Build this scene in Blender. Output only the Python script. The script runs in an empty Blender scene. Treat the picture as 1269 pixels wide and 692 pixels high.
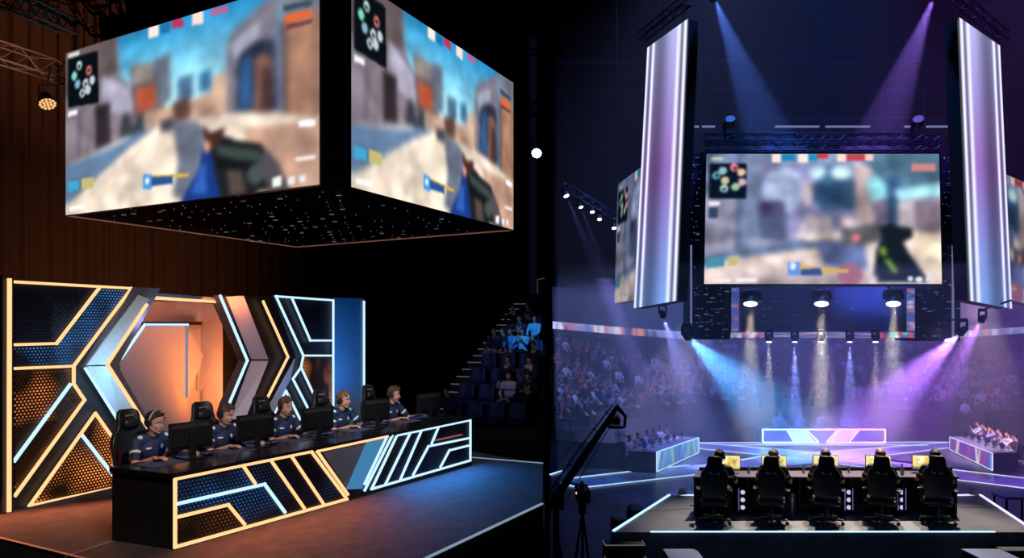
import bpy, bmesh, math, random
import numpy as np
from mathutils import Vector, Matrix, Euler

random.seed(7)
SC = bpy.context.scene
COL = SC.collection
PI = math.pi
R = math.radians

# ------------------------------------------------------------------ camera
FPX, CX, HZ = 866.0, 634.5, 402.0          # focal length in pixels, picture centre, horizon row
CAMZ = 2.32
cam_d = bpy.data.cameras.new('camera')
cam_d.sensor_width = 36.0
cam_d.lens = 36.0 * FPX / 1269.0
cam_d.shift_y = (HZ - 346.0) / 1269.0
cam_d.clip_end = 300
cam = bpy.data.objects.new('camera', cam_d)
COL.objects.link(cam)
cam.location = (0, 0, CAMZ)
cam.rotation_euler = (PI / 2, 0, 0)
SC.camera = cam

# ------------------------------------------------------------------ world, exposure
w = bpy.data.worlds.new('world')
SC.world = w
w.use_nodes = True
w.node_tree.nodes['Background'].inputs[0].default_value = (0.25, 0.4, 1.0, 1)
w.node_tree.nodes['Background'].inputs[1].default_value = 0.006
SC.view_settings.view_transform = 'Standard'
SC.view_settings.look = 'None'
SC.view_settings.gamma = 1
SC.view_settings.exposure = 0.0
SC.view_settings.use_curve_mapping = False
SC.cycles.max_bounces = 6
SC.cycles.volume_bounces = 0
SC.cycles.transparent_max_bounces = 12
SC.cycles.volume_step_rate = 4.0
SC.cycles.volume_max_steps = 64
SC.cycles.sample_clamp_indirect = 4.0
SC.cycles.use_denoising = True

# ------------------------------------------------------------------ pixel -> point
def ray(px, py):
    return Vector(((px - CX) / FPX, 1.0, (HZ - py) / FPX))
def atY(px, py, Y):
    return ray(px, py) * Y + Vector((0, 0, CAMZ))
def atZ(px, py, z):
    r = ray(px, py)
    return r * ((z - CAMZ) / r.z) + Vector((0, 0, CAMZ))
# plane of the set wall behind the players
WD = Vector((0.4009, 0.9161, 0)); WN = Vector((0.9161, -0.4009, 0))
W0 = Vector((-6.2, 8.9, 0))
def atW(px, py, off=0.0):
    r = ray(px, py)
    t = (WN.dot(W0) + off) / WN.dot(r)
    return r * t + Vector((0, 0, CAMZ))

# ------------------------------------------------------------------ materials
MATS = {}
def lin(c):
    return tuple(((x / 12.92) if x <= 0.04045 else ((x + 0.055) / 1.055) ** 2.4) for x in c)
def s8(r, g, b):
    return lin((r / 255, g / 255, b / 255))
def mat(name, col, rough=0.6, metal=0.0, spec=0.5, noise=0.0, nscale=20, bump=0.0, bscale=60, coat=0.0):
    if name in MATS: return MATS[name]
    m = bpy.data.materials.new(name); m.use_nodes = True
    nt = m.node_tree; b = nt.nodes['Principled BSDF']
    b.inputs['Base Color'].default_value = (*col, 1)
    b.inputs['Roughness'].default_value = rough
    b.inputs['Metallic'].default_value = metal
    b.inputs['Specular IOR Level'].default_value = spec
    b.inputs['Coat Weight'].default_value = coat
    if noise or bump:
        tc = nt.nodes.new('ShaderNodeTexCoord')
    if noise:
        n = nt.nodes.new('ShaderNodeTexNoise'); n.inputs['Scale'].default_value = nscale; n.inputs['Detail'].default_value = 5
        nt.links.new(tc.outputs['Object'], n.inputs['Vector'])
        mr = nt.nodes.new('ShaderNodeMapRange')
        mr.inputs[1].default_value = 0.3; mr.inputs[2].default_value = 0.7
        mr.inputs[3].default_value = 1 - noise; mr.inputs[4].default_value = 1 + noise
        nt.links.new(n.outputs['Fac'], mr.inputs[0])
        mx = nt.nodes.new('ShaderNodeVectorMath'); mx.operation = 'SCALE'
        mx.inputs[0].default_value = col
        nt.links.new(mr.outputs[0], mx.inputs['Scale'])
        nt.links.new(mx.outputs[0], b.inputs['Base Color'])
    if bump:
        n2 = nt.nodes.new('ShaderNodeTexNoise'); n2.inputs['Scale'].default_value = bscale; n2.inputs['Detail'].default_value = 4
        nt.links.new(tc.outputs['Object'], n2.inputs['Vector'])
        bp = nt.nodes.new('ShaderNodeBump'); bp.inputs['Strength'].default_value = bump; bp.inputs['Distance'].default_value = 0.01
        nt.links.new(n2.outputs['Fac'], bp.inputs['Height'])
        nt.links.new(bp.outputs[0], b.inputs['Normal'])
    MATS[name] = m
    return m
def emit(name, col, s):
    if name in MATS: return MATS[name]
    m = bpy.data.materials.new(name); m.use_nodes = True
    nt = m.node_tree; nt.nodes.clear()
    o = nt.nodes.new('ShaderNodeOutputMaterial'); e = nt.nodes.new('ShaderNodeEmission')
    e.inputs[0].default_value = (*col, 1); e.inputs[1].default_value = s
    nt.links.new(e.outputs[0], o.inputs[0])
    MATS[name] = m
    return m
def perforated(name, metal_col, glow_col, glow, scale=16.0, rough=0.4, d=(0, 1, 0)):
    """dark metal sheet punched with staggered holes, their backlight painted in as emission"""
    m = bpy.data.materials.new(name); m.use_nodes = True
    nt = m.node_tree; b = nt.nodes['Principled BSDF']
    N = nt.nodes.new; L = nt.links.new
    tc = N('ShaderNodeTexCoord')
    def dot(v):
        n = N('ShaderNodeVectorMath'); n.operation = 'DOT_PRODUCT'; n.inputs[1].default_value = v
        L(tc.outputs['Object'], n.inputs[0]); return n.outputs['Value']
    def mth(op, a, c=None, e=None):
        n = N('ShaderNodeMath'); n.operation = op
        for i, x in enumerate((a, c, e)):
            if x is None: continue
            if isinstance(x, (int, float)): n.inputs[i].default_value = x
            else: L(x, n.inputs[i])
        return n.outputs[0]
    s = mth('MULTIPLY', dot(d), scale); z = mth('MULTIPLY', dot((0, 0, 1)), scale)
    def grid(os_, oz):
        fs = mth('SUBTRACT', mth('FRACT', mth('ADD', s, os_)), 0.5)
        fz = mth('MULTIPLY', mth('SUBTRACT', mth('FRACT', mth('ADD', mth('MULTIPLY', z, 0.577), oz)), 0.5), 1.732)
        return mth('SQRT', mth('ADD', mth('MULTIPLY', fs, fs), mth('MULTIPLY', fz, fz)))
    dist = mth('MINIMUM', grid(0.0, 0.0), grid(0.5, 0.5))
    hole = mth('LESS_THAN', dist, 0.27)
    b.inputs['Metallic'].default_value = 0.8
    b.inputs['Roughness'].default_value = rough
    mx = N('ShaderNodeMix'); mx.data_type = 'RGBA'
    mx.inputs[6].default_value = (*metal_col, 1); mx.inputs[7].default_value = (0.002, 0.002, 0.003, 1)
    L(hole, mx.inputs[0]); L(mx.outputs[2], b.inputs['Base Color'])
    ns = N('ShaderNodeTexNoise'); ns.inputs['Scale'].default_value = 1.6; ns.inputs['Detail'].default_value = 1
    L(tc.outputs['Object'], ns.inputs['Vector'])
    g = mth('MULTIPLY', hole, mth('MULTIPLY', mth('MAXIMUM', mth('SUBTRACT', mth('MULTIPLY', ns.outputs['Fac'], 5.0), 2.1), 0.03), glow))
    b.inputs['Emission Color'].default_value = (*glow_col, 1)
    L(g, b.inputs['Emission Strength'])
    bp = N('ShaderNodeBump'); bp.inputs['Strength'].default_value = 0.6; bp.inputs['Distance'].default_value = 0.01
    L(mth('MINIMUM', dist, 0.42), bp.inputs['Height']); L(bp.outputs[0], b.inputs['Normal'])
    MATS[name] = m
    return m

# ------------------------------------------------------------------ mesh builder
def wloc(o):
    v = Vector((0, 0, 0))
    while o is not None:
        v += o.location; o = o.parent
    return v
class MB:
    def __init__(s): s.v = []; s.f = []; s.m = []
    def add(s, vs, fs, mi=0):
        k = len(s.v); s.v += [tuple(v) for v in vs]; s.f += [tuple(i + k for i in f) for f in fs]; s.m += [mi] * len(fs)
        return s
    def hexa(s, p, mi=0):           # p: 4 bottom (ccw) + 4 top
        return s.add(p, [(3, 2, 1, 0), (4, 5, 6, 7), (0, 1, 5, 4), (1, 2, 6, 5), (2, 3, 7, 6), (3, 0, 4, 7)], mi)
    def box(s, c, d, rz=0.0, mi=0, bev=0.0, M=None):
        hx, hy, hz = d[0] / 2, d[1] / 2, d[2] / 2
        if bev > 0:
            b = min(bev, hx * .9, hy * .9, hz * .9)
            ring = []
            for (x, y) in ((-1, -1), (1, -1), (1, 1), (-1, 1)):
                for k in range(3):
                    a = {(-1, -1): PI, (1, -1): 1.5 * PI, (1, 1): 0, (-1, 1): .5 * PI}[(x, y)] + k * PI / 4
                    ring.append((x * (hx - b) + b * math.cos(a), y * (hy - b) + b * math.sin(a)))
            def rr(z, q):
                return [((x * (1 - q / hx)), (y * (1 - q / hy)), z) for x, y in ring]
            L = [rr(-hz, b * .7), rr(-hz + b, 0), rr(hz - b, 0), rr(hz, b * .7)]
            n = 12; vs = [p for l in L for p in l]
            fs = [tuple(range(n - 1, -1, -1)), tuple(range(3 * n, 4 * n))]
            for j in range(3):
                for i in range(n):
                    fs.append((j * n + i, j * n + (i + 1) % n, (j + 1) * n + (i + 1) % n, (j + 1) * n + i))
        else:
            vs = [(x * hx, y * hy, z * hz) for z in (-1, 1) for x, y in ((-1, -1), (1, -1), (1, 1), (-1, 1))]
            fs = [(3, 2, 1, 0), (4, 5, 6, 7), (0, 1, 5, 4), (1, 2, 6, 5), (2, 3, 7, 6), (3, 0, 4, 7)]
        T = Matrix.Translation(c) @ (M if M is not None else Matrix.Rotation(rz, 4, 'Z'))
        return s.add([T @ Vector(v) for v in vs], fs, mi)
    def bar(s, a, b, wd, th, up=(0, 0, 1), mi=0, ext=0.0):
        a = Vector(a); b = Vector(b); d = (b - a).normalized(); up = Vector(up)
        a = a - d * ext; b = b + d * ext
        x = d.cross(up)
        if x.length < 1e-4: x = d.cross(Vector((1, 0, 0)))
        x.normalize(); z = x.cross(d).normalized()
        P = []
        for q in (a, b):
            P += [q + x * wd / 2 * i + z * th / 2 * j for i, j in ((-1, -1), (1, -1), (1, 1), (-1, 1))]
        return s.add(P, [(0, 1, 2, 3), (7, 6, 5, 4), (0, 4, 5, 1), (1, 5, 6, 2), (2, 6, 7, 3), (3, 7, 4, 0)], mi)
    def prism(s, pts, ext, mi=0):
        pts = [Vector(p) for p in pts]; ext = Vector(ext); n = len(pts)
        vs = pts + [p + ext for p in pts]
        nr = Vector((0, 0, 0))
        for i in range(n): nr += (pts[i] - pts[0]).cross(pts[(i + 1) % n] - pts[0])
        fs = [tuple(range(n)), tuple(range(2 * n - 1, n - 1, -1))] + [((i + 1) % n, i, n + i, n + (i + 1) % n) for i in range(n)]
        if nr.dot(ext) > 0: fs = [tuple(reversed(f)) for f in fs]
        return s.add(vs, fs, mi)
    def ring_loft(s, rings, mi=0, cap=True):
        n = len(rings[0]); vs = [p for r in rings for p in r]; fs = []
        for j in range(len(rings) - 1):
            for i in range(n):
                fs.append((j * n + i, j * n + (i + 1) % n, (j + 1) * n + (i + 1) % n, (j + 1) * n + i))
        if cap: fs += [tuple(range(n - 1, -1, -1)), tuple(range((len(rings) - 1) * n, len(rings) * n))]
        return s.add(vs, fs, mi)
    def tube(s, path, r, n=8, mi=0, closed=False):
        path = [Vector(p) for p in path]; rs = r if isinstance(r, (list, tuple)) else [r] * len(path)
        rings = []; x = None
        for i, p in enumerate(path):
            if closed: d = path[(i + 1) % len(path)] - path[i - 1]
            else: d = path[min(i + 1, len(path) - 1)] - path[max(i - 1, 0)]
            d = d.normalized()
            if x is None:
                x = d.orthogonal().normalized()
            x = (x - d * x.dot(d)).normalized(); y = d.cross(x)
            rings.append([p + (x * math.cos(2 * PI * k / n) + y * math.sin(2 * PI * k / n)) * rs[i] for k in range(n)])
        if closed: rings.append(rings[0])
        return s.ring_loft(rings, mi, cap=not closed)
    def lathe(s, prof, c=(0, 0, 0), n=24, mi=0, M=None):
        T = Matrix.Translation(c) @ (M if M is not None else Matrix.Identity(4))
        rings = [[T @ Vector((max(r, 1e-4) * math.cos(2 * PI * k / n), max(r, 1e-4) * math.sin(2 * PI * k / n), z)) for k in range(n)] for r, z in prof]
        return s.ring_loft(rings, mi)
    def caps(s, a, b, ra, rb, n=10, mi=0):
        a = Vector(a); b = Vector(b); d = b - a
        if d.length < 1e-6: d = Vector((0, 0, 1e-4))
        d.normalize()
        path = []; rs = []
        for k in (1, 2, 3):
            t = PI / 2 * (1 - k / 3); path.append(a - d * ra * math.sin(t) * (0.999)); rs.append(max(ra * math.cos(t), ra * .03))
        path.insert(0, a - d * ra); rs.insert(0, ra * .03)
        for k in (0, 1, 2):
            t = PI / 2 * k / 3; path.append(b + d * rb * math.sin(t)); rs.append(rb * math.cos(t))
        path.append(b + d * rb); rs.append(rb * .03)
        x = d.orthogonal().normalized(); y = d.cross(x)
        return s.ring_loft([[p + (x * math.cos(2 * PI * k / n) + y * math.sin(2 * PI * k / n)) * r for k in range(n)] for p, r in zip(path, rs)], mi)
    def ell(s, c, r, n=14, mi=0, M=None):
        if isinstance(r, (int, float)): r = (r, r, r)
        T = Matrix.Translation(c) @ (M if M is not None else Matrix.Identity(4))
        rings = []; m = max(6, n // 2 + 1)
        for j in range(m + 1):
            t = -PI / 2 + PI * j / m; cr = max(math.cos(t), .02)
            rings.append([T @ Vector((r[0] * cr * math.cos(2 * PI * k / n), r[1] * cr * math.sin(2 * PI * k / n), r[2] * math.sin(t))) for k in range(n)])
        return s.ring_loft(rings, mi)
    def xform(s, M):
        s.v = [tuple(M @ Vector(v)) for v in s.v]; return s
    def mesh(s, name, mats, smooth=False, off=Vector((0, 0, 0))):
        me = bpy.data.meshes.new(name)
        me.from_pydata([tuple(Vector(v) - off) for v in s.v], [], s.f)
        if not isinstance(mats, (list, tuple)): mats = [mats]
        for m in mats: me.materials.append(m)
        if len(mats) > 1: me.polygons.foreach_set('material_index', s.m)
        if smooth: me.polygons.foreach_set('use_smooth', [True] * len(s.f))
        me.update()
        if smooth is True:
            try: me.set_sharp_from_angle(angle=R(45))
            except Exception: pass
        return me
    def build(s, name, mats, parent=None, smooth=False, base=None):
        off = wloc(parent) if parent is not None else (Vector(base) if base is not None else Vector((0, 0, 0)))
        o = bpy.data.objects.new(name, s.mesh(name, mats, smooth, off)); COL.objects.link(o)
        if parent is not None: o.parent = parent
        elif base is not None: o.location = base
        return o
def tag(o, label=None, cat=None, group=None, kind=None):
    if label: o['label'] = label
    if cat: o['category'] = cat
    if group: o['group'] = group
    if kind: o['kind'] = kind
    return o
def thing(name, loc, label, cat, group=None, rz=0.0):
    o = bpy.data.objects.new(name, None); COL.objects.link(o); o.location = loc; o.rotation_euler = (0, 0, rz)
    o.empty_display_size = .1
    return tag(o, label, cat, group)
CH = {}
def copy_tree(o, parent=None):
    c = o.copy(); COL.objects.link(c)
    if parent is not None:
        c.parent = parent; c.matrix_parent_inverse = o.matrix_parent_inverse
    for ch in [x for x in CH.get(o.name, [])]:
        copy_tree(ch, c)
    return c
def index_children(root):
    """remember the children of a thing (and of its parts) so it can be copied"""
    def rec(o):
        CH[o.name] = [x for x in bpy.data.objects if x.parent == o]
        for x in CH[o.name]: rec(x)
    rec(root)
def struct(name, mb, m, smooth=False):
    o = mb.build(name, m, None, smooth); o['kind'] = 'structure'; return o
def lamp(kind, name, loc, col, energy, target=None, parent=None, **kw):
    d = bpy.data.lights.new(name, kind); d.color = col; d.energy = energy
    for k, v in kw.items(): setattr(d, k, v)
    o = bpy.data.objects.new(name, d); COL.objects.link(o); o.location = loc
    if target is not None:
        o.rotation_euler = (Vector(target) - Vector(loc)).to_track_quat('-Z', 'Y').to_euler()
    if parent is not None:
        o.parent = parent
        o.location = Vector(loc) - wloc(parent)
    return o

# ------------------------------------------------------------------ common materials
ORANGE = (1.0, 0.50, 0.17); BLUEW = (0.45, 0.78, 1.0)
M_or = emit('amber LED strip', (1.0, .56, .25), 1.35)
M_bl = emit('ice blue LED strip', (.52, .78, 1.0), 1.25)
M_wl = emit('white LED strip', (0.7, 0.85, 1.0), 1.6)
M_dark = mat('dark painted set panel', s8(34, 33, 40), .45, noise=.12)
M_grey = mat('slate grey set panel', s8(92, 90, 100), .5, noise=.08)
M_lgrey = mat('pale grey set panel', s8(175, 180, 190), .45, noise=.05)
M_black = mat('matte black', s8(16, 16, 19), .55)
M_gloss = mat('satin black worktop', s8(20, 20, 26), .22, spec=.6)
M_blackp = mat('black plastic', s8(22, 22, 25), .35)
M_metal = mat('steel truss tube', s8(120, 120, 125), .35, metal=.9)
M_dmetal = mat('blackened metal', s8(40, 40, 45), .4, metal=.8)
# ================================================================== PARTITION AND HALL SHELLS
LZ = -0.9            # hall floor beside the left stage
AZ = -3.18           # arena floor
PZ = -1.36           # team platform in the arena
pd = Vector(((678 - CX) / FPX, 1, 0)).normalized(); pn = Vector((pd.y, -pd.x, 0))
a = pd * 6.0; b = pd * 62.0
mb = MB()
mb.hexa([tuple(q + Vector((0, 0, z))) for z in (-6, 30) for q in (a - pn * .021, a + pn * .021, b + pn * .2, b - pn * .2)])
M_pw = mat('black partition paint', s8(7, 7, 8), .9, spec=.1)
struct('wall_added_divider', mb, M_pw)  # added divider between the two halls, also keeping their light apart
def quad_slab(name, pts, z0, z1, m):
    mb = MB(); mb.prism([Vector((p[0], p[1], z0)) for p in pts], (0, 0, z1 - z0)); return struct(name, mb, m)
M_hall = mat('dark hall concrete', s8(26, 26, 30), .7, noise=.2, nscale=3)
quad_slab('floor_left_hall', [(-24, 2), (0.2, 2), tuple((pd * 60).xy - Vector((.3, 0))), (-24, 60)], LZ - .2, LZ, M_hall)
M_ar = mat('dark blue arena floor', s8(18, 26, 54), .38, noise=.25, nscale=1.2)
quad_slab('floor_arena', [(0.35, 6), (30, 6), (48, 58), tuple((pd * 58).xy + Vector((.3, 0)))], AZ - .2, AZ, M_ar)
quad_slab('ceiling', [(-24, 2), (48, 2), (48, 60), (-24, 60)], 27, 27.2, M_pw)
M_bw = mat('black back wall', s8(10, 10, 13), .85)
mb = MB(); mb.box((-12, 40, 10), (26, .2, 34)); struct('wall_back_left_hall', mb, M_bw)
M_bwr = mat('dark navy arena wall', s8(14, 18, 34), .8, noise=.2, nscale=.6)
mb = MB(); mb.box((28, 56, 10), (52, .2, 36)); struct('wall_back_arena', mb, M_bwr)
mb = MB(); mb.box((-24.1, 31, 10), (.2, 58, 36)); struct('wall_left', mb, M_bw)
mb = MB(); mb.box((46, 31, 10), (.2, 58, 36)); struct('wall_right', mb, M_bwr)

# ================================================================== LEFT STAGE
pA = atZ(672, 625, 0); pB = atZ(530, 692, 0); pC = atZ(0, 668, 0); pD = atZ(97, 692, 0)
corner = Vector((-1.63, 5.58, 0))
backR = atZ(673, 574.8, 0); backL = atZ(585, 567.5, 0)
bd = (backL - backR).normalized()
stage_pts = [corner, pA, backR, backR + bd * 9.0 + Vector((0, 4, 0)), Vector((-14, 19, 0)), Vector((-14, 11.8, 0))]
def carpet():
    m = mat('charcoal stage carpet', s8(58, 52, 58), .85, spec=.25, noise=.28, nscale=5, bump=.5, bscale=220)
    return m
mb = MB(); mb.prism([p - Vector((0, 0, .9)) for p in stage_pts], (0, 0, .9))
st = mb.build('stage_platform', carpet(), None, base=tuple(corner)); st['kind'] = 'structure'
st['label'] = 'low carpeted stage under the long desk'
def edge_strip(name, a, b, w_, h_, m, label, cat='light strip', grp=None, zoff=0.0):
    a = Vector(a); b = Vector(b); mb = MB(); mb.bar(a + Vector((0, 0, h_ / 2 + zoff)), b + Vector((0, 0, h_ / 2 + zoff)), w_, h_)
    o = mb.build(name, m, None, base=tuple(a)); tag(o, label, cat, grp); return o
M_edge = mat('pale aluminium nosing', s8(190, 195, 205), .35, metal=.3)
M_edgeglow = emit('dim edge light', (.42, .58, .75), .5)
edge_strip('stage_edge_strip', corner + Vector((0, 0, 0)), pA, .04, .012, M_edgeglow, 'pale glowing strip along the front edge of the blue-lit carpeted stage')
edge_strip('stage_edge_strip', corner, pC + (pC - pD) * 3, .03, .012, mat('dull edge nosing', s8(120, 95, 80), .5), 'dull metal nosing along the dark left end of the carpeted stage')
edge_strip('stage_edge_strip', backR, backL, .03, .012, M_edgeglow, 'thin pale strip at the rear edge of the stage below the bleachers')
edge_strip('stage_seam', atZ(80, 691, 0), atZ(137, 672, 0), .02, .006, mat('cable cover', s8(110, 90, 80), .6), 'thin seam strip on the carpet at the left end of the desk', 'cable')

# ================================================================== SET WALL
def Wv(px, py, off=0): return atW(px, py, off)
def strips(parent, segs, m, wd=.045, off=0.07, name='light_strip', th=.03, label=None):
    for s_ in segs:
        mb = MB(); pts = [atW(x, y, off) for x, y in s_]
        for a, b in zip(pts[:-1], pts[1:]): mb.bar(a, b, wd, th, up=WN, ext=wd / 2 * .9)
        o = mb.build(name, m, parent)
        if label: o['label'] = label
def plate(parent, name, poly, off, th, m, offs=None, smooth=False):
    mb = MB(); pts = [atW(x, y, (offs[i] if offs else off)) for i, (x, y) in enumerate(poly)]
    mb.prism(pts, -WN * th, 0); return mb.build(name, m, parent)
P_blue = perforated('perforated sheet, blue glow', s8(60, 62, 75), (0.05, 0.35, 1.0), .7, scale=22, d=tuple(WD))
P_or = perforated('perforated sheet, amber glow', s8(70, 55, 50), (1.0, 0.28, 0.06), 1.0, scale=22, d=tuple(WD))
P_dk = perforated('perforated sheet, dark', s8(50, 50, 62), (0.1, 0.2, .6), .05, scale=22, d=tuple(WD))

# --- left lattice panel
B = 640
def floorW(px):            # pixel row where the wall plane meets the stage
    p = atW(px, 500); return HZ + CAMZ / p.y * FPX
t = thing('stage_backdrop_panel', tuple(atW(60, floorW(60))), 'tall dark lattice backdrop panel outlined in amber light strips behind the left desk end', 'backdrop panel', 'light-strip backdrop panels')
plate(t, 'backing_board', [(17, 346), (165, 356), (107, 455), (160, 530), (160, floorW(160)), (17, floorW(17))], 0.0, .12, M_dark)
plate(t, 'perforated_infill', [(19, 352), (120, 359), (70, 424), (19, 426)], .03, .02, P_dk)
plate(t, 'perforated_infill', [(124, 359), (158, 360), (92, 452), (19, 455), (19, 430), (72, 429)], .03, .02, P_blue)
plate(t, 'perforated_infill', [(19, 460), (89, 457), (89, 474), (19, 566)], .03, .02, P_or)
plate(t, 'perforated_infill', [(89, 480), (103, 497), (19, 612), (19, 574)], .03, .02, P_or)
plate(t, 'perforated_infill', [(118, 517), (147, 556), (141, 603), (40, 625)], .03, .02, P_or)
strips(t, [[(18.8, 349.6), (163, 357.6), (91.4, 454), (18.8, 457)], [(122.6, 357.6), (70, 426), (18.8, 427.5)],
           [(91.4, 454), (91.4, 476), (104.8, 496), (18.8, 614.6)], [(146, 552), (118.3, 512.5), (36.5, 627.5), (141, 605)]], M_or, .034, label='amber glowing strip')
strips(t, [[(87, 477), (17.7, 571.6)], [(102, 540), (140, 589)]], M_bl, .036, label='ice blue glowing strip')
# --- pillar at far left
t = thing('backdrop_pillar', tuple(atW(9, floorW(9), .1)), 'narrow dark backdrop pillar with one vertical amber strip at the far left of the stage', 'pillar')
plate(t, 'post', [(3, 342), (17, 344), (17, floorW(17)), (3, floorW(3) + 3)], .12, .3, M_dark)
strips(t, [[(11.8, 347), (11.2, 633)]], M_or, .04, .15, label='amber glowing strip')
# --- left chevron
t = thing('backdrop_chevron', tuple(atW(140, floorW(140), .2)), 'left-pointing folded grey chevron with pale blue faces between lattice panel and orange alcove', 'backdrop panel')
plate(t, 'dark_face', [(165, 356), (199, 357.5), (146, 454), (206, 560), (206, 600), (160, 600), (160, 530), (107, 455)], .10, .2, M_grey)
plate(t, 'upper_fold', [(172, 366), (185, 371), (133, 452), (107.5, 453)], .1, .03, M_lgrey, offs=[.16, .28, .28, .12])
plate(t, 'lower_fold', [(107.5, 454.5), (133, 454), (176, 522), (152, 528)], .1, .03, M_lgrey, offs=[.12, .28, .28, .16])
strips(t, [[(181.7, 378), (133, 452), (186, 535)]], M_or, .036, .3, label='amber glowing strip')
strips(t, [[(106, 457), (150, 527)]], M_bl, .03, .14, label='ice blue glowing strip')
# --- alcove
AO = -1.3
t = thing('backdrop_alcove', tuple(atW(220, floorW(220), AO)), 'recessed backdrop alcove glowing orange behind the two nearest seated players', 'backdrop alcove')
M_alc = mat('warm grey alcove board', s8(145, 140, 150), .6, noise=.04)
def aw(px, py): return atW(px, py, AO)
fl = lambda px: HZ + CAMZ / atW(px, 500, AO).y * FPX
plate(t, 'back_board', [(120, 370), (277, 376), (277, fl(277)), (120, fl(120))], AO, .1, M_alc)
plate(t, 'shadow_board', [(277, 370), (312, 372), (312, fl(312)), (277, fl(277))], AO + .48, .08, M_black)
mb = MB()      # ceiling lip of the alcove
q0, q1 = atW(188, 367, 0), atW(272, 373, 0)
mb.prism([q0, q1, q1 - WN * 1.35, q0 - WN * 1.35], (0, 0, .05)); mb.build('canopy_board', M_grey, t)
strips(t, [[(192.5, 369.5), (268.5, 374)]], M_or, .05, -.03, label='amber glowing strip')
# hexagonal raised board inside the alcove
plate(t, 'hexagon_board', [(179.5, 404), (232, 404), (252, 441), (232, 497), (232, 560), (170, 560), (147, 446)], AO + .22, .12, M_alc)
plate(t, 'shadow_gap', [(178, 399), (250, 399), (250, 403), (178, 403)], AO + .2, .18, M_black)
strips(t, [[(150.6, 444), (179.5, 402.5), (232.3, 402.5)]], M_bl, .036, AO + .25, label='ice blue glowing strip')
strips(t, [[(231.5, 406), (231.5, 492)]], emit('faint blue strip', (.35, .5, .75), .45), .03, AO + .24, label='faint blue strip')
plate(t, 'angled_board', [(251.7, 376), (276, 378), (276, 448), (251.7, 484), (245, 484), (245, 441), (251, 440)], AO, .05, M_alc, offs=[AO + .05, AO + .5, AO + .5, AO + .05, AO + .05, AO + .05, AO + .05])
plate(t, 'lower_angled_board', [(276, 449), (276, 530), (252, 530), (252, 485)], AO, .05, M_alc, offs=[AO + .5, AO + .5, AO + .1, AO + .1])
# --- right chevron
t = thing('backdrop_chevron', tuple(atW(320, floorW(320), .2)), 'right-pointing chevron with lilac faces, one blue strip and one amber strip beside the orange alcove', 'backdrop panel')
plate(t, 'dark_face', [(270, 366), (337, 367), (366, 442), (340, 498), (340, 540), (285, 540), (282, 503), (306, 447)], .1, .2, M_dark)
M_lil = mat('lilac grey panel', s8(170, 160, 175), .45)
plate(t, 'upper_fold', [(281, 368), (302, 367), (332.6, 445.5), (312.4, 445.5)], .1, .03, M_lil, offs=[.12, .26, .26, .12])
plate(t, 'lower_fold', [(312.4, 447.5), (332.6, 447.5), (304, 520), (286, 520)], .1, .03, M_lil, offs=[.12, .26, .26, .12])
plate(t, 'grey_edge_face', [(366, 445), (360, 470), (338, 515), (330, 512)], .2, .03, M_lgrey)
strips(t, [[(273, 367), (306.6, 447), (281, 508)]], M_bl, .038, .16, label='ice blue glowing strip')
strips(t, [[(326.2, 374), (357, 442.6), (328, 500)]], M_or, .038, .2, label='amber glowing strip')
# --- right lattice panel
t = thing('stage_backdrop_panel', tuple(atW(380, floorW(380))), 'dark lattice backdrop panel outlined in ice blue light strips beside the blue column', 'backdrop panel', 'light-strip backdrop panels')
plate(t, 'backing_board', [(338, 366), (415, 371), (415, floorW(415)), (340, floorW(340)), (340, 500), (366, 442)], 0, .12, M_dark)
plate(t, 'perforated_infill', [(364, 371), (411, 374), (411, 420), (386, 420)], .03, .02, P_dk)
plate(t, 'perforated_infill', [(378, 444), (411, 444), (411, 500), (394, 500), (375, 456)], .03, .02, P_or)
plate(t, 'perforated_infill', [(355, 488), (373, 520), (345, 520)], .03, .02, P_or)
strips(t, [[(413, 505), (413, 372.4), (342, 367.4), (376, 441), (413, 441)], [(361.5, 369), (384.6, 422.3), (413, 422.3)],
           [(376, 441), (373, 455.6), (392, 496)], [(373, 455.6), (363, 470), (381, 505)], [(340, 513), (354.3, 484.5), (372, 520)]], M_bl, .036, label='ice blue glowing strip')
# --- blue column
t = thing('backdrop_column', tuple(atW(433, floorW(433))), 'plain flat column washed deep blue with one pale vertical strip at the right end of the backdrop', 'column')
plate(t, 'face_board', [(415, 369), (450, 370), (450, floorW(450)), (415, floorW(415))], .02, .3, mat('satin blue column board', s8(110, 140, 160), .4, noise=.1, nscale=1.5))
strips(t, [[(451.2, 374), (451.2, floorW(451) - 8)]], M_bl, .04, .04, label='ice blue glowing strip')

# wash lamps added to carry the strips' dim light over the set
lamp('AREA', 'added_alcove_floor_wash', atW(215, floorW(215), AO + .75) + Vector((0, 0, .1)), (1, .24, .04), 80, target=atW(215, 440, AO), shape='RECTANGLE', size=2.2, size_y=.15)
lamp('AREA', 'added_alcove_side_wash', atW(268, 470, AO + .9), (1, .25, .04), 40, target=atW(250, 440, AO), shape='RECTANGLE', size=.1, size_y=1.4)
lamp('AREA', 'added_alcove_cove_wash', atW(228, 374, -.15), (1, .28, .06), 22, target=atW(228, 400, AO), shape='RECTANGLE', size=2.2, size_y=.06)
lamp('AREA', 'added_alcove_top_wash', atW(205, 395, .4), (.5, .55, 1), 9, target=atW(200, 440, AO), shape='RECTANGLE', size=1.2, size_y=.2)
lamp('AREA', 'added_chevron_wash', atW(118, 425, .5), (.3, .7, 1), 5, target=atW(145, 420, .15), shape='RECTANGLE', size=.08, size_y=.8)
lamp('AREA', 'added_chevron_wash', atW(125, 500, .5), (.3, .7, 1), 5, target=atW(148, 500, .15), shape='RECTANGLE', size=.08, size_y=.8)
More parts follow.
